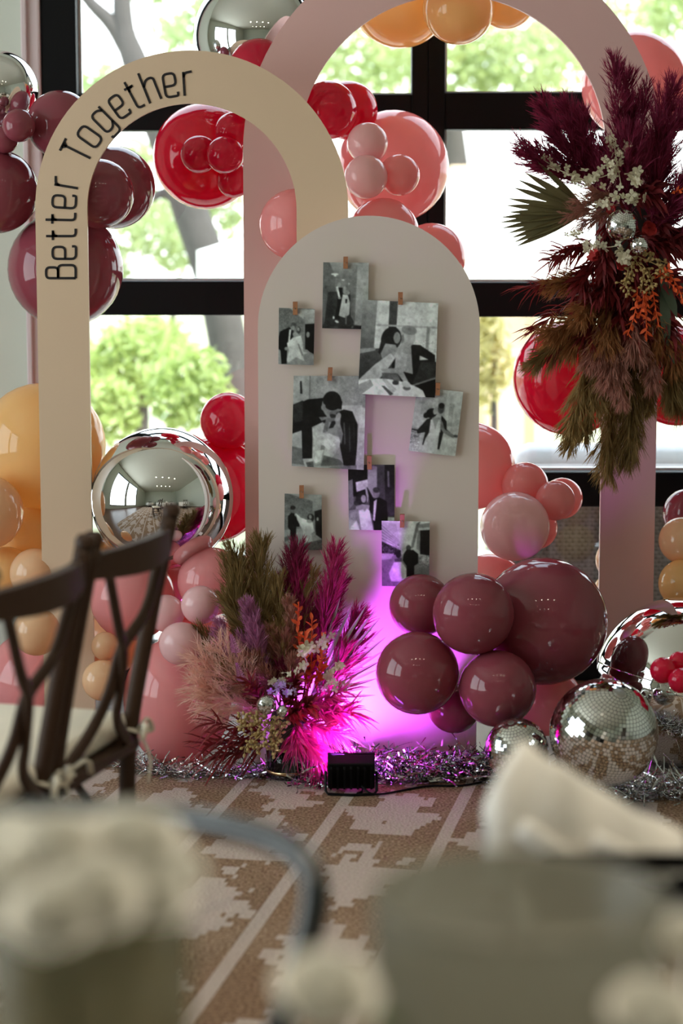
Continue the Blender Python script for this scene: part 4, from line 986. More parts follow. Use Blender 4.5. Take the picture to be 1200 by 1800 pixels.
def leaf_bunch(root, name, b_, t_, Yb, Yt, n, ln, wd, m, spread=.35, curl=.15):
    """a stem from pixel b_ to t_ with thin leaves fanning off it"""
    B, T = at(*b_, Yb), at(*t_, Yt); A = T - B; a, e1, e2 = frame(A)
    P, Wd = [], []
    for i in range(n):
        s = rgp.uniform(0.0, 1); ph = rgp.uniform(0, 2 * PI)
        d = nrm(a + (math.cos(ph) * e1 + math.sin(ph) * e2) * spread * rgp.uniform(.4, 1.6)); l = ln * rgp.uniform(.5, 1.2)
        o = B + A * s; c = nrm(rgp.normal(size=3)) * curl * l
        P.append([o, o + d * l * .35 + c * .3, o + d * l * .7 + c * .6 + np.array([0, 0, -.05 * l]), o + d * l + c * .5 + np.array([0, 0, -.18 * l])]); Wd.append([wd * .5, wd, wd * .75, wd * .08])
    v1 = ribbons(np.array(P), np.array(Wd) * rgp.uniform(.7, 1.2, (n, 1)), rgp)
    ts = np.linspace(0, 1, 4)[:, None]; v2 = ribbons(np.stack([B + A * ts] * 2), np.full((2, 4), .003), rgp)
    V, Fq = cat(v1, v2); return obj(name, V, Fq, m, root)
def sprig_ruscus(root, b_, t_, Yb, Yt, n, size, m=None):
    B, T = at(*b_, Yb), at(*t_, Yt); A = T - B; a, e1, e2 = frame(A); vf = []
    bend = (e1 * rgp.normal(0, .08) + e2 * rgp.normal(0, .05)) * np.linalg.norm(A)
    sp = lambda t: B + A * t + bend * math.sin(PI * t)
    for i in range(n):
        t = .05 + .95 * i / n; ph = i * 2.4 + rgp.normal(0, .3); d = nrm(a * .75 + (math.cos(ph) * e1 + math.sin(ph) * e2) * .9)
        o = sp(t); vf.append(blade_geo(o, o + d * size * rgp.uniform(.75, 1.15), size * .42, nrm(rgp.normal(size=3) + TOCAM), .08))
    vf.append(tube([sp(t) for t in np.linspace(0, 1, 6)], .0016, 5))
    V, Fs = join(*vf); return obj('ruscus_sprig', V, Fs, m or M_or, root)
def sprig_floret(root, path, Y, n, size, spread, name='white_floret_sprig', m=None):
    P3 = [at(x, y, Y + rgp.normal(0, .01)) for x, y in path]; C = bez(P3, 20) if len(P3) > 1 else np.array(P3 * 2); vf = []
    for i in range(n):
        o = C[rgp.integers(0, len(C))] + rgp.normal(0, spread, 3) * np.array([1, .7, 1])
        nn = nrm(TOCAM + rgp.normal(0, .55, 3)); _, e1, e2 = frame(nn); r = size * rgp.uniform(.7, 1.15); k0 = rgp.uniform(0, PI)
        for j in range(4):
            a = k0 + j * PI / 2; d = e1 * math.cos(a) + e2 * math.sin(a); s = -e1 * math.sin(a) + e2 * math.cos(a)
            V = np.array([o, o + d * r * .45 - s * r * .36 + nn * r * .12, o + d * r * .95 - s * r * .22 + nn * r * .1, o + d * r * .95 + s * r * .22 + nn * r * .2, o + d * r * .45 + s * r * .36 + nn * r * .12])
            vf.append((V, [(0, 1, 2, 3, 4)]))
    if len(P3) > 1: vf.append(tube(C[::3], .0014, 5))
    V, Fs = join(*vf); return obj(name, V, Fs, m or M_fl, root)
BEAD = lathe([(1e-3, -1.3), (.6, -.9), (.95, -.1), (.7, .8), (1e-3, 1.35)], 7)
def sprig_seed(root, path, Y, n, size, spread):
    C = bez([at(x, y, Y) for x, y in path], 20); vf = [tube(C[::2], .0016, 5)]
    for i in range(n):
        o = C[rgp.integers(2, len(C))]; d = nrm(rgp.normal(size=3)); p = o + d * spread * rgp.uniform(.5, 1.2) * np.array([1, .7, 1])
        R_ = np.array(Vector(nrm(d + np.array([0, 0, -.3]))).to_track_quat('Z', 'Y').to_matrix())
        vf.append(((BEAD[0] * size) @ R_.T + p, BEAD[1])); vf.append(tube([o, (o + p) / 2 + np.array([0, 0, .003]), p], .0009, 4, False))
    V, Fs = join(*vf); return obj('seed_sprig', V, Fs, M_seed, root, True)
def palm_fan(root, origin, tips, Yo, Yt, wd, m, solid, name='palm_fan'):
    O = at(*origin, Yo); mid = []
    T = [at(x, y, Yt) for x, y in tips]
    # the undivided inner hand of the fan, pleated
    V = [O]; Fs = []
    for i, t in enumerate(T):
        V.append(O + (t - O) * solid + np.array([0, .006 * (i % 2), 0]))
    Fs = [(0, i, i + 1) for i in range(1, len(T))]
    hand = obj(name, V, Fs, m, root)
    for i, t in enumerate(T):
        sub('leaf_blade', *blade_geo(O + (t - O) * .12, t, wd, TOCAM + np.array([.0, 0, .4 * (-1) ** i]), .0, (.15, .7, 1, .95, .65, .05), .35), m, hand, root)
    return hand
def tulip(root, x, y, Y, R, m=M_fred):
    c = at(x, y, Y); ax_ = nrm(TOCAM + rgp.normal(0, .45, 3)); a, e1, e2 = frame(ax_); pet = []
    st = obj('red_flower', *lathe([(1e-3, 0), (R * .35, R * .1), (R * .3, R * .5), (1e-3, R * .7)], 10, c), mat('flower_heart', (.10, .01, .015), .8), root, True)
    for j in range(9):
        ph = j * 2.4; d = math.cos(ph) * e1 + math.sin(ph) * e2; k_ = .55 + .05 * j
        sub('petal', *blade_geo(c, c + (d * k_ + a * 1.0) * R * .95, R * .9, d, .12, (.3, .9, 1.05, .8, .15), .3), m, st, root, True)
    return st

# ---- hanging arrangement on the right leg of the blush arch
YH = 5.93
hang = thing('flower_hanging', 'hanging dried arrangement with burgundy plumes, palm fan and tan pampas on the blush arch', 'flower arrangement', at(1110, 430, 6.05))
obj('foam_holder', *bevel_box(*(lambda c: (c[0] - .10, c[0] + .10, 5.96, 6.075, c[2] - .17, c[2] + .13))(at(1112, 440, 6.0)), .02), mat('foam', (.05, .035, .03), .9), hang)
for b_, t_, R, n, yt in (((1092, 360), (1072, 82), .034, 900, 5.80), ((1086, 350), (1092, 115), .036, 900, 5.86), ((1120, 370), (1142, 125), .028, 600, 5.88), ((1140, 380), (1130, 150), .028, 600, 5.90),
      ((1062, 345), (946, 160), .036, 900, 5.80), ((1070, 350), (985, 165), .034, 800, 5.86), ((1045, 330), (905, 236), .036, 900, 5.80), ((1050, 330), (930, 262), .032, 700, 5.84), ((1075, 350), (1030, 190), .034, 800, 5.84),
      ((1150, 380), (1196, 135), .042, 1000, 5.82), ((1160, 400), (1222, 190), .042, 900, 5.82), ((1165, 420), (1245, 280), .04, 800, 5.84), ((1110, 400), (1110, 230), .05, 900, 5.82), ((1150, 420), (1165, 250), .05, 900, 5.82), ((1080, 400), (1080, 250), .045, 900, 5.86), ((1060, 370), (1010, 250), .036, 700, 5.86), ((1130, 430), (1200, 330), .045, 900, 5.84), ((1050, 350), (960, 215), .03, 700, 5.84), ((1150, 450), (1230, 380), .05, 800, 5.84)):
    plume(hang, 'pampas_plume', b_, t_, R, n, 'burgundy', YH, yt, open_=.85)
for b_, t_, R, n, k_, yt in (((1075, 520), (925, 645), .036, 950, 'olive', 5.80), ((1066, 535), (958, 590), .034, 800, 'rust', 5.76), ((1075, 545), (1003, 805), .034, 1200, 'tan', 5.82), ((1080, 545), (1018, 790), .034, 1000, 'tan', 5.86),
      ((1110, 560), (1076, 862), .040, 1300, 'tan', 5.88), ((1115, 560), (1098, 830), .042, 1200, 'olive', 5.90), ((1125, 565), (1118, 780), .036, 900, 'olive', 5.90), ((1140, 560), (1135, 730), .028, 700, 'tan', 5.88), ((1170, 560), (1190, 700), .044, 900, 'olive', 5.86), ((1165, 560), (1205, 730), .04, 900, 'olive', 5.88),
      ((1090, 510), (1070, 680), .040, 900, 'rose', 5.80), ((1100, 520), (1093, 720), .030, 800, 'rose', 5.78), ((1075, 500), (1030, 640), .036, 800, 'rose', 5.82), ((1120, 520), (1062, 640), .034, 700, 'rose', 5.80), ((1140, 540), (1144, 690), .028, 600, 'rose', 5.80), ((1060, 500), (1000, 620), .036, 700, 'rust', 5.84), ((1150, 520), (1185, 650), .04, 700, 'rust', 5.86),
      ((1060, 470), (960, 500), .03, 600, 'rust', 5.84), ((1095, 560), (1050, 700), .04, 800, 'olive', 5.88), ((1080, 480), (1060, 610), .04, 800, 'rust', 5.80), ((1110, 490), (1120, 620), .04, 800, 'rose', 5.80), ((1130, 500), (1165, 610), .036, 800, 'rust', 5.82), ((1070, 490), (1015, 560), .034, 700, 'rust', 5.80)):
    plume(hang, 'pampas_plume', b_, t_, R, n, k_, YH, yt, sag=.01, open_=.8)
for b_, t_, n, ln, wd in (((1040, 480), (930, 505), 90, .07, .004), ((1040, 500), (940, 580), 90, .08, .005), ((1050, 500), (960, 640), 70, .08, .004), ((1040, 420), (965, 460), 60, .07, .006), ((1050, 430), (985, 440), 60, .07, .006),
      ((1100, 420), (1180, 430), 120, .08, .012), ((1090, 470), (1050, 520), 110, .08, .010), ((1120, 470), (1190, 500), 110, .08, .012), ((1130, 380), (1200, 420), 110, .09, .012), ((1060, 440), (1020, 500), 100, .07, .010), ((1080, 340), (1150, 340), 110, .08, .012),
      ((1080, 480), (1090, 560), 130, .08, .012), ((1110, 500), (1120, 580), 130, .08, .012), ((1060, 520), (1030, 590), 110, .07, .009), ((1070, 360), (1060, 470), 140, .06, .012), ((1100, 330), (1090, 260), 110, .07, .010), ((1150, 520), (1180, 590), 120, .08, .012), ((1120, 400), (1110, 520), 140, .06, .014)):
    leaf_bunch(hang, 'dark_foliage', b_, t_, 5.92, 5.84, n, ln, wd, M_dred, .7)
palm_fan(hang, (1035, 372), [(945, 285), (922, 303), (910, 316), (903, 330), (893, 349), (890, 361), (893, 373), (881, 382), (879, 391), (883, 401), (892, 410), (899, 418), (903, 426), (908, 433)], 5.88, 5.80, .019, M_palm, .55)
sprig_floret(hang, [(958, 283), (985, 300), (1015, 312), (1045, 322)], 5.80, 20, .011, .008)
sprig_floret(hang, [(1010, 318), (1040, 315), (1075, 305), (1085, 290)], 5.78, 22, .013, .010)
sprig_floret(hang, [(1073, 228), (1078, 250), (1085, 290), (1092, 330)], 5.78, 12, .011, .006)
sprig_floret(hang, [(1105, 250), (1096, 268), (1088, 285)], 5.78, 9, .011, .006)
sprig_floret(hang, [(1056, 280), (1070, 290), (1080, 310)], 5.78, 12, .011, .008)
sprig_floret(hang, [(1110, 308), (1122, 318)], 5.76, 8, .021, .009)
sprig_floret(hang, [(1092, 345), (1115, 350), (1128, 348)], 5.77, 10, .016, .010)
sprig_floret(hang, [(1065, 352), (1060, 358)], 5.78, 6, .014, .008)
sprig_floret(hang, [(1005, 412), (1030, 428), (1060, 435), (1085, 432)], 5.78, 20, .011, .010)
sprig_floret(hang, [(1085, 435), (1095, 445), (1090, 460)], 5.76, 7, .018, .008)
for b_, t_ in (((1085, 360), (985, 382)), ((1080, 350), (1010, 360)), ((1090, 370), (1015, 395)), ((1085, 350), (1040, 340))):
    plume(hang, 'blush_plume', b_, t_, .020, 260, 'rose', 5.84, 5.79, open_=1.1)
for x, y, r in ((1140, 402, .026), (1052, 452, .026), (1086, 464, .022), (1078, 372, .018)): tulip(hang, x, y, 5.79, r)
for p_ in ([(1100, 445), (1110, 475), (1095, 500)], [(1110, 450), (1130, 480), (1125, 515)], [(1120, 450), (1160, 470), (1165, 490)], [(1105, 470), (1100, 500), (1108, 520)], [(1125, 460), (1145, 490), (1140, 510)], [(1130, 440), (1150, 455), (1172, 462)]):
    sprig_seed(hang, p_, 5.78, 22, .0042, .016)
for b_, t_, n in (((1120, 505), (1102, 590), 16), ((1135, 505), (1136, 596), 18), ((1145, 500), (1158, 575), 16), ((1130, 510), (1122, 560), 12), ((1160, 480), (1190, 510), 12), ((1180, 340), (1215, 330), 10), ((1150, 490), (1178, 470), 9), ((1175, 480), (1200, 530), 10)):
    sprig_ruscus(hang, b_, t_, 5.79, 5.76, n, .022)
for x0_, y0_, x1_, y1_ in ((1160, 480, 1190, 560), (1170, 470, 1215, 540), (1165, 500, 1172, 620), (1150, 560, 1185, 640)):
    obj('green_leaf', *blade_geo(at(x0_, y0_, 5.86), at(x1_, y1_, 5.82), .03, TOCAM, .05), M_green, hang, True)
mb = 'small mirror balls among the flowers'
mirror_ball(1093, 396, 28, 5.74, 22, 'larger small mirror ball nestled in the hanging flower arrangement', (.4, .3, 0), 6, mb)
mirror_ball(1123, 431, 17, 5.75, 16, 'smaller mirror ball nestled in the hanging flower arrangement', (.2, .1, .5), 7, mb)

# ---- floor arrangement in front of the board
YFb, YF0 = 5.58, 5.60
pot_c = at(508, 1350, YFb); pot_c[2] = .014
flo = thing('flower_pot', 'low pot of dried pampas and red leaves on the floor before the photo board', 'flower arrangement', (pot_c[0], YFb, .014))
M_gold = mat('gold_metal', (.75, .52, .28), .2, metal=1)
obj('pot', *lathe([(.052, .0), (.060, .005), (.064, .09), (.060, .09), (.055, .02), (.001, .02)], 28, (pot_c[0], YFb, .014)), glass_mat('clear_glass', (.9, .85, .85)), flo, True)
for z in (.02, .085): obj('gold_band', *lathe([(.0635 + .02 * (z - .085), -.004), (.066 + .02 * (z - .085), 0), (.0635 + .02 * (z - .085), .004)], 28, (pot_c[0], YFb, .014 + z)), M_gold, flo, True)
obj('foam_block', *bevel_box(pot_c[0] - .05, pot_c[0] + .05, YFb - .05, YFb + .05, .075, .19, .015), mat('foam2', (.05, .035, .03), .9), flo)
O_ = (500, 1270)
for b_, t_, R, n, k_, yt in (((470, 1250), (420, 948), .046, 1700, 'olive', 5.68), ((485, 1250), (468, 932), .042, 1600, 'olive', 5.71), ((492, 1250), (486, 1000), .036, 1100, 'tan', 5.68), ((520, 1240), (556, 985), .030, 700, 'tan', 5.71), ((470, 1240), (347, 1100), .034, 1000, 'olive', 5.62), ((470, 1230), (382, 1040), .034, 1000, 'olive', 5.64),
      ((480, 1240), (450, 1010), .036, 1000, 'tan', 5.66), ((510, 1230), (505, 1040), .022, 900, 'rose', 5.58), ((500, 1240), (470, 1095), .022, 800, 'rose', 5.55), ((520, 1230), (540, 1120), .026, 700, 'rose', 5.58), ((480, 1240), (400, 1170), .032, 800, 'tan', 5.56), ((470, 1250), (360, 1180), .03, 700, 'olive', 5.58),
      ((470, 1230), (427, 1050), .026, 1000, 'violet_lit', 5.54), ((482, 1235), (448, 1082), .024, 900, 'violet_lit', 5.54), ((490, 1240), (462, 1180), .026, 600, 'rose', 5.52), ((460, 1230), (388, 1082), .024, 700, 'violet_lit', 5.58), ((510, 1240), (520, 1160), .026, 700, 'rose', 5.52),
      ((515, 1240), (526, 943), .040, 1600, 'burgundy', 5.69), ((522, 1240), (540, 975), .036, 1200, 'magenta', 5.70), ((530, 1240), (588, 940), .036, 1500, 'magenta', 5.71), ((535, 1240), (605, 1010), .036, 1000, 'burgundy', 5.71), ((540, 1240), (625, 1060), .036, 900, 'magenta', 5.70), ((545, 1245), (640, 1110), .032, 700, 'burgundy', 5.68), ((530, 1240), (568, 1060), .04, 900, 'burgundy', 5.66), ((500, 1230), (485, 1100), .03, 700, 'tan', 5.58), ((480, 1230), (415, 1120), .026, 700, 'violet_lit', 5.55), ((520, 1230), (500, 1110), .028, 700, 'rose', 5.56), ((510, 1235), (535, 1040), .03, 700, 'burgundy', 5.66), ((475, 1245), (440, 1150), .028, 700, 'rose', 5.54), ((505, 1240), (500, 1180), .03, 600, 'burgundy', 5.54), ((545, 1240), (600, 1130), .034, 800, 'magenta', 5.62), ((470, 1240), (410, 1010), .034, 900, 'olive', 5.68)):
    plume(flo, 'pampas_plume', b_, t_, R, n, k_, YF0, yt, open_=.8)
for b_, t_, r in (((470, 1240), (330, 1145), .034), ((465, 1250), (340, 1195), .036), ((470, 1245), (355, 1170), .034), ((470, 1240), (375, 1120), .030), ((465, 1255), (352, 1230), .030)):
    plume(flo, 'blush_plume', b_, t_, r * 1.2, 420, 'blush', 5.56, 5.54, open_=1.5, fw=.0013)
palm_fan(flo, (545, 1225), [(598, 1050), (622, 1055), (645, 1062), (660, 1070), (668, 1086), (674, 1103), (678, 1120), (680, 1140), (676, 1158), (668, 1175), (664, 1192), (652, 1207), (660, 1222)], 5.60, 5.63, .011, M_palmg, .25)
for b_, t_, n in (((540, 1210), (525, 1058), 26), ((545, 1210), (548, 1085), 22), ((555, 1205), (572, 1110), 18), ((540, 1200), (536, 1110), 16), ((555, 1210), (565, 1150), 14)):
    sprig_ruscus(flo, b_, t_, 5.56, 5.52, n, .024)
sprig_floret(flo, [(537, 1132), (533, 1150), (540, 1165), (535, 1182)], 5.48, 12, .016, .008)
sprig_floret(flo, [(556, 1138), (566, 1130), (578, 1122)], 5.49, 8, .013, .007)
sprig_floret(flo, [(575, 1190), (590, 1178), (600, 1170)], 5.50, 14, .011, .008)
sprig_floret(flo, [(570, 1205), (590, 1202), (608, 1200)], 5.49, 14, .010, .009)
sprig_floret(flo, [(478, 1200), (500, 1192), (520, 1196)], 5.48, 14, .010, .010)
sprig_floret(flo, [(480, 1215), (495, 1208), (510, 1215)], 5.47, 18, .010, .012, 'lilac_floret_sprig', mat('lilac_floret', (.45, .33, .55), .8, var=.1))
for b_, t_, n, ln, wd, m in (((540, 1250), (600, 1215), 130, .07, .006, M_red), ((540, 1260), (615, 1250), 150, .075, .006, M_red), ((530, 1270), (595, 1290), 160, .075, .005, M_red), ((520, 1280), (560, 1330), 170, .08, .005, M_red), ((520, 1270), (520, 1310), 120, .07, .006, M_red), ((540, 1290), (575, 1355), 160, .07, .005, M_red), ((550, 1300), (560, 1372), 140, .06, .004, M_red),
      ((500, 1260), (545, 1240), 120, .06, .010, M_dred), ((470, 1290), (380, 1270), 50, .10, .006, M_dred), ((460, 1300), (360, 1310), 60, .10, .006, M_dred), ((470, 1310), (370, 1335), 50, .09, .006, M_dred), ((470, 1250), (440, 1200), 80, .06, .008, M_dred), ((500, 1240), (520, 1190), 90, .06, .009, M_dred)):
    leaf_bunch(flo, 'red_foliage' if m is M_red else 'dark_foliage', b_, t_, 5.54, 5.48, n, ln, wd, m, .8)
for p_ in ([(480, 1260), (450, 1275), (415, 1278)], [(480, 1265), (455, 1295), (430, 1315)], [(485, 1270), (470, 1300), (450, 1320)], [(490, 1265), (480, 1300), (485, 1325)], [(470, 1260), (435, 1262), (420, 1268)], [(490, 1260), (465, 1285), (440, 1295)], [(495, 1268), (492, 1290), (475, 1318)]):
    sprig_seed(flo, p_, 5.46, 26, .0046, .017)
for (x, y) in ((405, 1115), (415, 1165), (385, 1245)):
    B = at(x + 12, y + 40, 5.52); T = at(x, y, 5.50); vf = [tube([B, T], .0012, 5)]
    for i in range(9):
        t = .2 + .8 * i / 9; o = B + (T - B) * t
        for s in (-1, 1): vf.append(blade_geo(o, o + np.array([s * .016 * (1.15 - t), -.002, .006]), .005, TOCAM))
    obj('fern_frond', *join(*vf), PM['violet_lit'] if y < 1200 else PM['blush'], flo)
mirror_ball(468, 1239, 17.5, 5.42, 18, 'larger small mirror ball in the floor flower pot', (.4, .3, 0), 8, mb)
mirror_ball(497, 1250, 11, 5.42, 14, 'smallest mirror ball in the floor flower pot', (.2, .1, .5), 9, mb)
# ================================================================== uplight, tinsel
yb = yfloor(1402, .014); cL, cR = at(572, 1390, yb), at(662, 1390, yb)
ux = (cL[0] + cR[0]) / 2; uw = (cR[0] - cL[0]) / 2
M_blk = mat('black_plastic', (.004, .004, .0045), .5, spec=.12)
upl = thing('uplight', 'small black floor uplight throwing violet light at the photo board, seen from behind', 'light', (ux, yb, .014))
tilt = math.radians(24)
def ur(V, z0=.055):
    V = np.array(V, float); c_, s_ = math.cos(-tilt), math.sin(-tilt)
    y, z = V[:, 1].copy(), V[:, 2].copy(); V[:, 1] = y * c_ - z * s_; V[:, 2] = y * s_ + z * c_
    return V + np.array([ux, yb + .05, .014 + z0])
# housing: local y points at the board
V, Fs = bevel_box(-uw * .93, uw * .93, -.022, .018, -.044, .044, .004); V[:, 1] *= 1
def upr(V):   # pitch so that the lamp face looks up towards the board
    V = np.array(V, float); a = math.radians(28); c_, s_ = math.cos(a), math.sin(a)
    y, z = V[:, 1].copy(), V[:, 2].copy(); V[:, 1] = y * c_ - z * s_; V[:, 2] = y * s_ + z * c_
    return V + np.array([ux, yb + .05, .014 + .058])
obj('housing', upr(V), Fs, M_blk, upl)
for i in range(7):
    x_ = -uw * .8 + i * uw * .8 / 3
    V, Fs = box(x_ - .003, x_ + .003, -.032, -.022, -.036, .036); obj('cooling_fin', upr(V), Fs, M_blk, upl)
V, Fs = box(-uw * .93, uw * .93, .018, .024, -.044, -.037); V2, F2 = box(-uw * .93, uw * .93, .018, .024, .037, .044)
obj('bezel', upr(np.vstack([V, V2])), Fs + [tuple(i + 8 for i in f) for f in F2], M_blk, upl)
V, Fs = box(-uw * .85, uw * .85, .018, .0195, -.036, .036)
obj('lamp_panel', upr(V), Fs, emis('violet_led', (.55, .10, 1.0), 12), upl)
br = [(-uw, yb + .05, .014 + .058), (-uw, yb + .03, .024), (-uw * .9, yb + .02, .018), (0, yb + .01, .018), (uw * .9, yb + .02, .018), (uw, yb + .03, .024), (uw, yb + .05, .014 + .058)]
obj('bracket', *tube([(x_ + ux, y_, z_) for x_, y_, z_ in br], .004, 6), M_blk, upl)
obj('power_cord', *tube(bez([(ux + uw * .4, yb + .02, .04), (ux + uw, yb + .01, .020), (ux + .2, yb + .10, .018), (ux + .32, yb + .12, .018), (ux + .5, yb + .3, .018)], 20), .003, 6), M_blk, upl, True)
ld = bpy.data.lights.new('uplight_beam', 'AREA'); ld.shape = 'RECTANGLE'; ld.size = uw * 1.7; ld.size_y = .07; ld.energy = UPW; ld.color = (.62, .07, 1.0); ld.spread = math.radians(118)
lo = bpy.data.objects.new('uplight_beam', ld); COL.objects.link(lo)
a = math.radians(28); dvec = Vector((-.20, math.cos(a), math.sin(a))).normalized()
lo.location = Vector((ux, yb + .05, .072)) + dvec * .021
lo.rotation_euler = dvec.to_track_quat('-Z', 'Z').to_euler()

rgt = np.random.default_rng(9)
M_foil = mat('silver_tinsel', (.66, .66, .68), .09, metal=1, var=.03)
def tinsel(path, n, rad, ln, wd, label, up_=1.0):
    C = bez([at(x, y, yfloor(y, .03)) for x, y in path], 60)
    root_p = C[len(C) // 2]
    i = rgt.integers(0, len(C), n); o = C[i] + rgt.normal(0, 1, (n, 3)) * np.array([rad, rad, rad * .5])
    o[:, 2] = .018 + np.abs(o[:, 2] - .03) * up_
    d = rgt.normal(size=(n, 3)); d[:, 2] *= .5; d /= np.linalg.norm(d, axis=1)[:, None]; l = ln * rgt.uniform(.4, 1.3, (n, 1))
    k = rgt.normal(size=(n, 3)) * .35
    P = np.stack([o, o + d * l * .33 + k * l * .2, o + d * l * .66 + k * l * .25, o + d * l], 1); P[..., 2] = np.maximum(P[..., 2], .017)
    W_ = np.full((n, 4), wd) * rgt.uniform(.7, 1.2, (n, 1))
    # twist: side vector turns along the strip
    V, Fq = ribbons(P, W_, rgt)
    o_ = obj('tinsel_garland', V, Fq, M_foil, None, loc=root_p)
    return tag(o_, label, 'tinsel', 'tinsel garlands on the floor', 'stuff')
tinsel([(222, 1335), (300, 1352), (400, 1352), (480, 1352), (560, 1352)], 1100, .012, .06, .003, 'silver foil tinsel along the rug edge from the chairs to the flower pot')
tinsel([(560, 1370), (600, 1348), (660, 1352), (720, 1360), (780, 1355), (835, 1350)], 2600, .036, .055, .0045, 'heaped silver foil tinsel glowing violet right of the uplight', 1.3)
tinsel([(835, 1345), (880, 1352), (960, 1372), (1100, 1388), (1210, 1380)], 1800, .030, .08, .003, 'dark silver foil tinsel under the mirror balls', 1.1)

# ================================================================== crossback chairs
M_wood = mat('walnut_wood', (.038, .018, .009), .55, var=.3, scale=9, bump=.05, spec=.25)
M_pad = mat('ivory_pad', (.70, .66, .57), .9, var=.04, scale=30, bump=.1)
M_rib = mat('ivory_ribbon', (.62, .58, .48), .7)
def chair_parts():
    """local: x along the back, y towards the front of the seat, z up"""
    P = []
    for s in (-1, 1):
        P.append(('back_post', tube(bez([(s * .175, -.03, 0), (s * .182, .0, .22), (s * .188, .0, .45), (s * .195, -.035, .66), (s * .198, -.090, .915)], 24), .0175, 10), M_wood))
        P.append(('post_end', lathe([(.019, 0), (.0185, .012), (.013, .020), (.001, .022)], 12, (s * .198, -.0915, .913)), M_wood))
        P.append(('leg', tube([(s * .18, .36, 0), (s * .185, .34, .44)], [.013, .017], 10), M_wood))
    a = np.linspace(-1, 1, 15)
    V, Fs = [], []
    for i, t in enumerate(a):          # bowed top rail, a curved board
        x = t * .215; y = -.072 - .045 * (1 - t * t); h0, h1 = .835 + .012 * t * t, .895 - .008 * t * t
        V += [(x, y - .011, h0), (x, y + .011, h0), (x, y + .011, h1), (x, y - .011, h1)]
    for i in range(14):
        k = 4 * i; Fs += [(k + j, k + (j + 1) % 4, k + 4 + (j + 1) % 4, k + 4 + j) for j in range(4)]
    Fs += [(3, 2, 1, 0), (56, 57, 58, 59)]
    P.append(('top_rail', (np.array(V), Fs), M_wood))
    for s in (-1, 1):                   # the bent strips of the cross
        pth = bez([(s * .15, -.095, .845), (s * .085, -.085, .74), (s * .012, -.065, .68), (-s * .012, -.048, .60), (-s * .05, -.025, .53), (-s * .165, -.004, .455)], 28)
        pth[:, 1] += s * .006
        P.append(('cross_strip', tube(pth, .0145, 8, True, (1.0, .65)), M_wood))
    P.append(('seat', bevel_box(-.205, .205, -.02, .38, .435, .462, .010), M_wood))
    for z, y0, y1 in ((.20, 0, .35),):
        for s in (-1, 1): P.append(('stretcher', tube([(s * .18, y0, z), (s * .182, y1, z)], .009, 8), M_wood))
    P.append(('stretcher', tube([(-.181, .35, .26), (.181, .35, .26)], .009, 8), M_wood))
    P.append(('stretcher', tube([(-.181, 0, .30), (.181, 0, .30)], .009, 8), M_wood))
    for s in (-1, 1): P.append(('seat_brace', tube(bez([(s * .178, .0, .16), (s * .17, .09, .34), (s * .16, .20, .432)], 12), .009, 8), M_wood))
    V, Fs = bevel_box(-.20, .20, .0, .375, .463, .515, .02); P.append(('seat_pad', (V, Fs), M_pad))
    for s in (-1, 1):
        P.append(('pad_tie', join(tube(bez([(s * .19, .02, .485), (s * .20, -.02, .48), (s * .17, -.03, .478), (s * .18, .01, .485)], 14), .006, 6, True, (.4, 1.4)),
            tube(bez([(s * .185, -.022, .48), (s * .20, -.035, .50), (s * .212, -.04, .475), (s * .195, -.025, .478)], 12), .005, 6, True, (.4, 1.4)),
            tube(bez([(s * .185, -.022, .48), (s * .15, -.05, .50), (s * .13, -.05, .47)], 8), .005, 6, True, (.4, 1.4)),
            tube(bez([(s * .185, -.022, .478), (s * .20, -.04, .42), (s * .19, -.04, .37)], 8), .004, 6, True, (.4, 1.4))), M_rib))
    return P
CH = []
for nm, (V, Fs), m in chair_parts():
    me = mesh_np(nm, V, Fs); me.materials.append(m)
    if nm not in ('top_rail', 'seat'): me.polygons.foreach_set('use_smooth', [True] * len(me.polygons))
    CH.append((nm, me))
def chair(loc, face, label, group='crossback chairs'):
    root = thing('crossback_chair', label, 'chair', loc, group)
    f = nrm(face); root.rotation_euler = (0, 0, math.atan2(-f[0], f[1]))
    for nm, me in CH:
        o = bpy.data.objects.new(nm, me); COL.objects.link(o); o.parent = root
    return root
def rail_at(x, y): return at(x, y, yfloor(y, .895))
P0, P1, P2 = rail_at(28, 1048), rail_at(158, 985), rail_at(297, 932)
ddir = nrm((P2 - P1)[:2]); P0 = P1.copy(); P0[:2] = P1[:2] - .445 * ddir; P1b = P1.copy(); P1b[:2] = P1[:2] - .02 * ddir
for A, B, lab in ((P1, P2, 'dark crossback chair with ivory pad nearest the silver orb'), (P0, P1b, 'dark crossback chair with ivory pad nearer the camera at the picture edge')):
    ax_ = nrm((B - A)[:2]); face = np.array([-ax_[1], ax_[0]]); mid = (A + B)[:2] / 2 + face * .085
    chair((mid[0], mid[1], .014), face, lab)

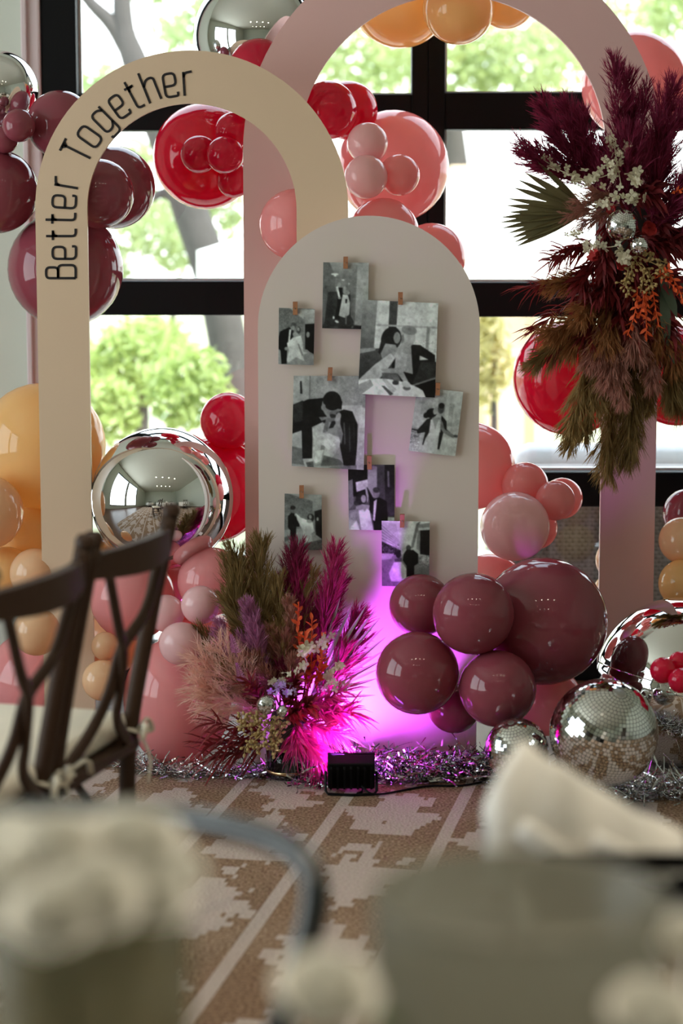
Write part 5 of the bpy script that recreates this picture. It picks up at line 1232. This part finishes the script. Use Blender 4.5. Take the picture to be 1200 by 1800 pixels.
# ================================================================== near table
M_cloth = mat('white_cloth', (.74, .72, .68), .9, var=.03, scale=20, bump=.08)
def round_table(cx, cy, R, label, zt=.75, drop=.45, grp=None):
    root = thing('round_table', label, 'table', (cx, cy, .014), grp)
    obj('table_top', *lathe([(.001, zt - .03), (R - .01, zt - .03), (R - .01, zt - .004), (.001, zt - .004)], 48, (cx, cy, 0)), M_wood, root)
    obj('pedestal', *lathe([(.30, .014), (.29, .04), (.06, .07), (.045, .2), (.05, zt - .05), (.2, zt - .03)], 24, (cx, cy, 0)), M_black, root, True)
    V, Fs = [], []; seg = 120
    rows = [(R * .5, zt), (R - .02, zt), (R, zt - .004), (R + .012, zt - .03), (R + .02, zt - drop * .5), (R + .03, zt - drop)]
    for j, (r, z) in enumerate(rows):
        for k in range(seg):
            a = 2 * PI * k / seg; rr = r + (0.018 * j / 5 * math.sin(a * 14) if j > 2 else 0); V.append((cx + rr * math.cos(a), cy + rr * math.sin(a), z))
    V.append((cx, cy, zt)); c = len(V) - 1
    for j in range(len(rows) - 1):
        for k in range(seg): Fs.append((j * seg + k, j * seg + (k + 1) % seg, (j + 1) * seg + (k + 1) % seg, (j + 1) * seg + k))
    for k in range(seg): Fs.append((c, k, (k + 1) % seg))
    cl = obj('tablecloth', V, Fs, M_cloth, None, True, loc=(cx, cy, zt))
    tag(cl, 'white cloth over the ' + label, 'tablecloth', grp and 'white cloths on the rear tables')
    return root
round_table(-.05, 1.02, .80, 'round table directly below the camera')
TZ = .7515
def frosted(name, col, amt):
    m, n, b = nodes_of(name); o = n.nodes['Material Output']
    b.inputs['Base Color'].default_value = (*col, 1); b.inputs['Roughness'].default_value = .25
    t = n.nodes.new('ShaderNodeBsdfTransparent'); t.inputs[0].default_value = (.86, .88, .85, 1)
    tl = n.nodes.new('ShaderNodeBsdfTranslucent'); tl.inputs[0].default_value = (*col, 1)
    m1 = n.nodes.new('ShaderNodeMixShader'); m1.inputs[0].default_value = .5; n.links.new(b.outputs[0], m1.inputs[1]); n.links.new(tl.outputs[0], m1.inputs[2])
    m2 = n.nodes.new('ShaderNodeMixShader'); m2.inputs[0].default_value = amt; n.links.new(t.outputs[0], m2.inputs[1]); n.links.new(m1.outputs[0], m2.inputs[2]); n.links.new(m2.outputs[0], o.inputs[0])
    return m
M_glass = frosted('vase_glass', (.31, .27, .17), .5)
# white roses in a glass vase, left foreground

M_rose = mat('white_rose_petal', (.84, .84, .80), .7, var=.05, scale=30, trans=.25, tcol=(.8, .78, .7))
M_leaf = mat('rose_leaf', (.10, .14, .07), .5, var=.3)
def rose(root, c, R, axis, seed):
    rg = np.random.default_rng(seed); a, e1, e2 = frame(axis); c = np.array(c); vf = []
    for j in range(22):
        ph = j * 2.399; t = j / 21; tiltp = .15 + 1.0 * t; rad = R * (.18 + .62 * t); wdt = R * (.55 + .55 * t); h = R * (1.05 - .35 * t)
        d = math.cos(ph) * e1 + math.sin(ph) * e2; s = np.cross(a, d); V, Fs = [], []
        for iv in range(5):
            v = iv / 4; out_ = rad * (.25 + .75 * v ** .6) + R * .25 * t * v * v
            for iu in range(5):
                u = (iu / 4 - .5) * 2; w_ = wdt * math.sin(PI * (.18 + .62 * v)) * .75
                V.append(c + a * (h * v - R * .35 - R * .25 * t * v * v) + d * (out_ - .25 * rad * u * u) + s * (u * w_))
        for iv in range(4):
            for iu in range(4): k = iv * 5 + iu; Fs.append((k, k + 1, k + 6, k + 5))
        vf.append((np.array(V), Fs))
    return obj('bloom', *join(*vf), M_rose, root, True)
def vase_of_roses(cx, cy, r, h, blooms, label, wall=.004, gm=None):
    root = thing('glass_vase', label, 'vase', (cx, cy, TZ))
    obj('vase', *lathe([(.001, 0), (r * .96, 0), (r, .01), (r, h), (r - wall * .5, h + .002), (r - wall, h), (r - wall, .014), (.001, .012)], 40, (cx, cy, TZ)), gm or M_glass, root, True)
    for i, (x, y, Y, R) in enumerate(blooms):
        c = at(x, y, Y); rose(root, c, R, nrm(np.array([c[0] - cx, c[1] - cy - .05, .16])), 100 + i)
        b_ = np.array([cx + (c[0] - cx) * .2, cy + (c[1] - cy) * .2, TZ + .03])
        obj('stem', *tube(bez([b_, np.array([cx + (c[0] - cx) * .6, cy + (c[1] - cy) * .6, TZ + h]), c], 10), .0028, 6), M_leaf, root, True)
    return root
vx = at(160, 1700, 1.46)[0]
vase_of_roses(vx, 1.46, .072, .235, [(95, 1490, 1.44, .036), (235, 1480, 1.46, .040), (20, 1560, 1.42, .040), (160, 1580, 1.40, .038), (255, 1570, 1.43, .036), (300, 1525, 1.50, .03), (90, 1610, 1.38, .034), (20, 1480, 1.5, .034)], 'glass vase of white roses at the lower left, out of focus')
# smoky glass hurricane and ivory candle, right foreground
M_smoke = frosted('smoky_glass', (.33, .32, .27), .74)
hx = at(912, 1650, 1.45)[0]; hz = at(912, 1503, 1.55)[2] - TZ
hur = thing('hurricane_vase', 'wide smoky glass hurricane vase at the lower right, out of focus', 'vase', (hx, 1.45, TZ))
obj('bowl', *lathe([(.001, 0), (.100, 0), (.104, .01), (.105, hz), (.1035, hz + .003), (.101, hz), (.100, .016), (.001, .014)], 48, (hx, 1.45, TZ)), M_smoke, hur, True)
obj('rim_band', *lathe([(.1052, hz - .006), (.1062, hz - .003), (.1052, hz)], 48, (hx, 1.45, TZ)), M_smoke, hur, True)
for x, y, Y, R, lab in ((575, 1745, 1.36, .038, 'cream rose lying left of the smoky hurricane vase'), (1150, 1790, 1.34, .036, 'white rose lying at the lower right corner before the smoky vase'), (1215, 1660, 1.40, .030, 'white rose at the right picture edge beside the smoky vase')):
    c = at(x, y, Y); r = thing('rose', lab, 'flower', c)
    rose(r, c, R, (.1, -.4, .9), int(x))
    obj('stem', *tube(bez([c - np.array([0, 0, R * .3]), (c[0] + .01, c[1] + .03, (c[2] + TZ) / 2), (c[0] + .02, c[1] + .06, TZ)], 10), .003, 6), M_leaf, r, True)
    obj('leaf', *blade_geo(c + np.array([.01, .03, -R * .6]), c + np.array([.06, .03, -R * .9]), .03, (0, 0, 1)), M_leaf, r)
# small side table with a black tray and a fanned napkin
sx, sy, sz = at(1120, 1500, 2.31)[0], 2.30, .735
st = thing('side_table', 'small white-topped table behind the smoky vase carrying the napkin and tray', 'table', (sx, sy, .014))
obj('table_top', *bevel_box(sx - .14, sx + .42, sy - .11, sy + .11, sz - .028, sz, .008), M_pad, st)
for a_ in (-.11, .39):
    for b_ in (-.08, .08): obj('leg', *tube([(sx + a_, sy + b_, .014), (sx + a_, sy + b_, sz - .028)], .018, 10), M_wood, st)
yt_ = 2.20; t0, t1 = at(952, 1497, yt_), at(952, 1532, yt_)
tr = thing('serving_tray', 'black rectangular tray edge in front of the folded napkin', 'tray', (t0[0] + .2, yt_ + .06, t1[2]))
obj('tray_body', *bevel_box(t0[0], t0[0] + .42, yt_, yt_ + .10, sz + .002, sz + .008, .002), M_blk, tr)
obj('tray_rim', *join(bevel_box(t0[0], t0[0] + .42, yt_ - .004, yt_, t1[2], t0[2], .002), bevel_box(t0[0], t0[0] + .42, yt_ + .10, yt_ + .104, sz, sz + .02, .002), bevel_box(t0[0] - .004, t0[0], yt_ - .004, yt_ + .104, sz, sz + .02, .002), bevel_box(t0[0] + .42, t0[0] + .424, yt_ - .004, yt_ + .104, sz, sz + .02, .002)), M_blk, tr)
# napkin: pleated fan fold standing on the tray
def napkin(cx, cy, z0, prof, label):
    root = thing('napkin', label, 'napkin', (cx, cy, z0))
    n_ = len(prof); V, Fs = [], []; dep = np.array([-.045, -.04, -.02, 0, .02, .035, .04]); hh = np.array([0, .55, .93, 1, .92, .5, 0])
    for i, (x, z) in enumerate(prof):
        for d, h in zip(dep, hh):
            V.append((cx + x + .004 * math.sin(i * 2.1), cy + d + .012 * math.sin(i * 1.7) * h, z0 + z * h))
    m_ = len(dep)
    for i in range(n_ - 1):
        for j in range(m_ - 1): a = i * m_ + j; Fs.append((a, a + 1, a + m_ + 1, a + m_))
    Fs += [tuple(range(m_)), tuple((n_ - 1) * m_ + j for j in range(m_))[::-1]]
    o = obj('folded_cloth', V, Fs, M_cloth, root, True)
    # two loose folds lying over the front
    for x0, x1, h0 in ((-.06, .03, .62), (.02, .12, .45)):
        P = np.array([[cx + x0 + (x1 - x0) * t, cy - .05 - .012 * math.sin(t * PI), z0 + .10 * h0 * (1 - t) + .012] for t in np.linspace(0, 1, 10)])
        obj('fold', *tube(P, .012, 8, True, (1.2, .6)), M_cloth, root, True)
    return root
nY = 2.36
q = lambda x, y: (at(x, y, nY)[0], at(x, y, nY)[2])
nz0 = sz
prof = [(852, 1440), (846, 1420), (862, 1395), (880, 1345), (905, 1308), (930, 1304), (960, 1330), (990, 1345), (1020, 1365), (1050, 1385), (1085, 1405), (1120, 1425), (1160, 1445), (1195, 1460)]
ncx = at(1000, 1400, nY)[0]
napkin(ncx, nY, nz0, [(q(x, y)[0] - ncx, q(x, y)[1] - nz0) for x, y in prof], 'white pleated napkin fanned out behind the smoky vase and black tray')
# dark hoop-backed chair tucked in beyond the near table
M_dk = mat('dark_bentwood', (.010, .012, .013), .25, coat=.4)
hoop = [(-70, 1800, 2.36), (-75, 1560, 2.34), (-55, 1462, 2.33), (20, 1432, 2.31), (140, 1424, 2.27), (270, 1434, 2.22), (400, 1455, 2.15), (490, 1482, 2.10), (540, 1520, 2.06), (554, 1570, 2.04), (543, 1640, 2.03), (520, 1710, 2.02), (500, 1780, 2.02), (486, 1860, 2.02)]
H = [at(x, y, Y) for x, y, Y in hoop]
hl, hr = H[0], H[-1]; 
cxy = (hl + hr) / 2; f3 = nrm(np.array([cxy[0] - .02, 1.02 - cxy[1]])); f3 = nrm(np.array([-(hr - hl)[1], (hr - hl)[0]])); f3 = f3 if f3[1] < 0 else -f3
ch3 = thing('hoop_chair', 'dark bentwood chair whose curved back hoop shows beyond the white roses', 'chair', (cxy[0], cxy[1], .014))
F3 = np.array([f3[0], f3[1], 0])
pl = [np.array([hl[0], hl[1], .45]) + F3 * .02] ; pr = [np.array([hr[0], hr[1], .45]) + F3 * .02]
obj('back_hoop', *tube(bez(pl + H + pr, 80), .0150, 12), M_dk, ch3, True)
sc_ = np.array([cxy[0], cxy[1], 0]) + F3 * .17
obj('seat', *lathe([(.001, .43), (.19, .43), (.205, .445), (.20, .46), (.001, .455)], 36, sc_), M_dk, ch3, True)
for s in (-1, 1):
    sd = np.array([-f3[1], f3[0], 0]) * s
    for q_ in (.13, -.13): obj('leg', *tube([sc_ + sd * .17 + F3 * q_ * 1.25 + np.array([0, 0, .014]), sc_ + sd * .14 + F3 * q_ + np.array([0, 0, .435])], [.012, .016], 10), M_dk, ch3)
# tables and chairs further back in the room (they show in the silver orbs)
for cx, cy, lab in ((-2.4, -1.2, 'round white table behind the camera on the window side'), (2.2, -1.4, 'round white table behind the camera on the inner side'), (2.6, 2.2, 'round white table to the right of the camera, beyond the frame')):
    round_table(cx, cy, .75, lab, grp='rear tables')
for p, f, lab in (((-2.0, .15), (-.3, -1), 'crossback chair at the window-side rear table'), ((-1.3, -.8), (-1, -.3), 'crossback chair at the inner side of the window-side rear table'), ((1.6, -.2), (.4, -1), 'crossback chair at the inner rear table'), ((1.9, 3.2), (.5, -1), 'crossback chair at the table right of the camera')):
    chair((p[0], p[1], 0.0 if p[1] < -.6 else .014), f, lab)
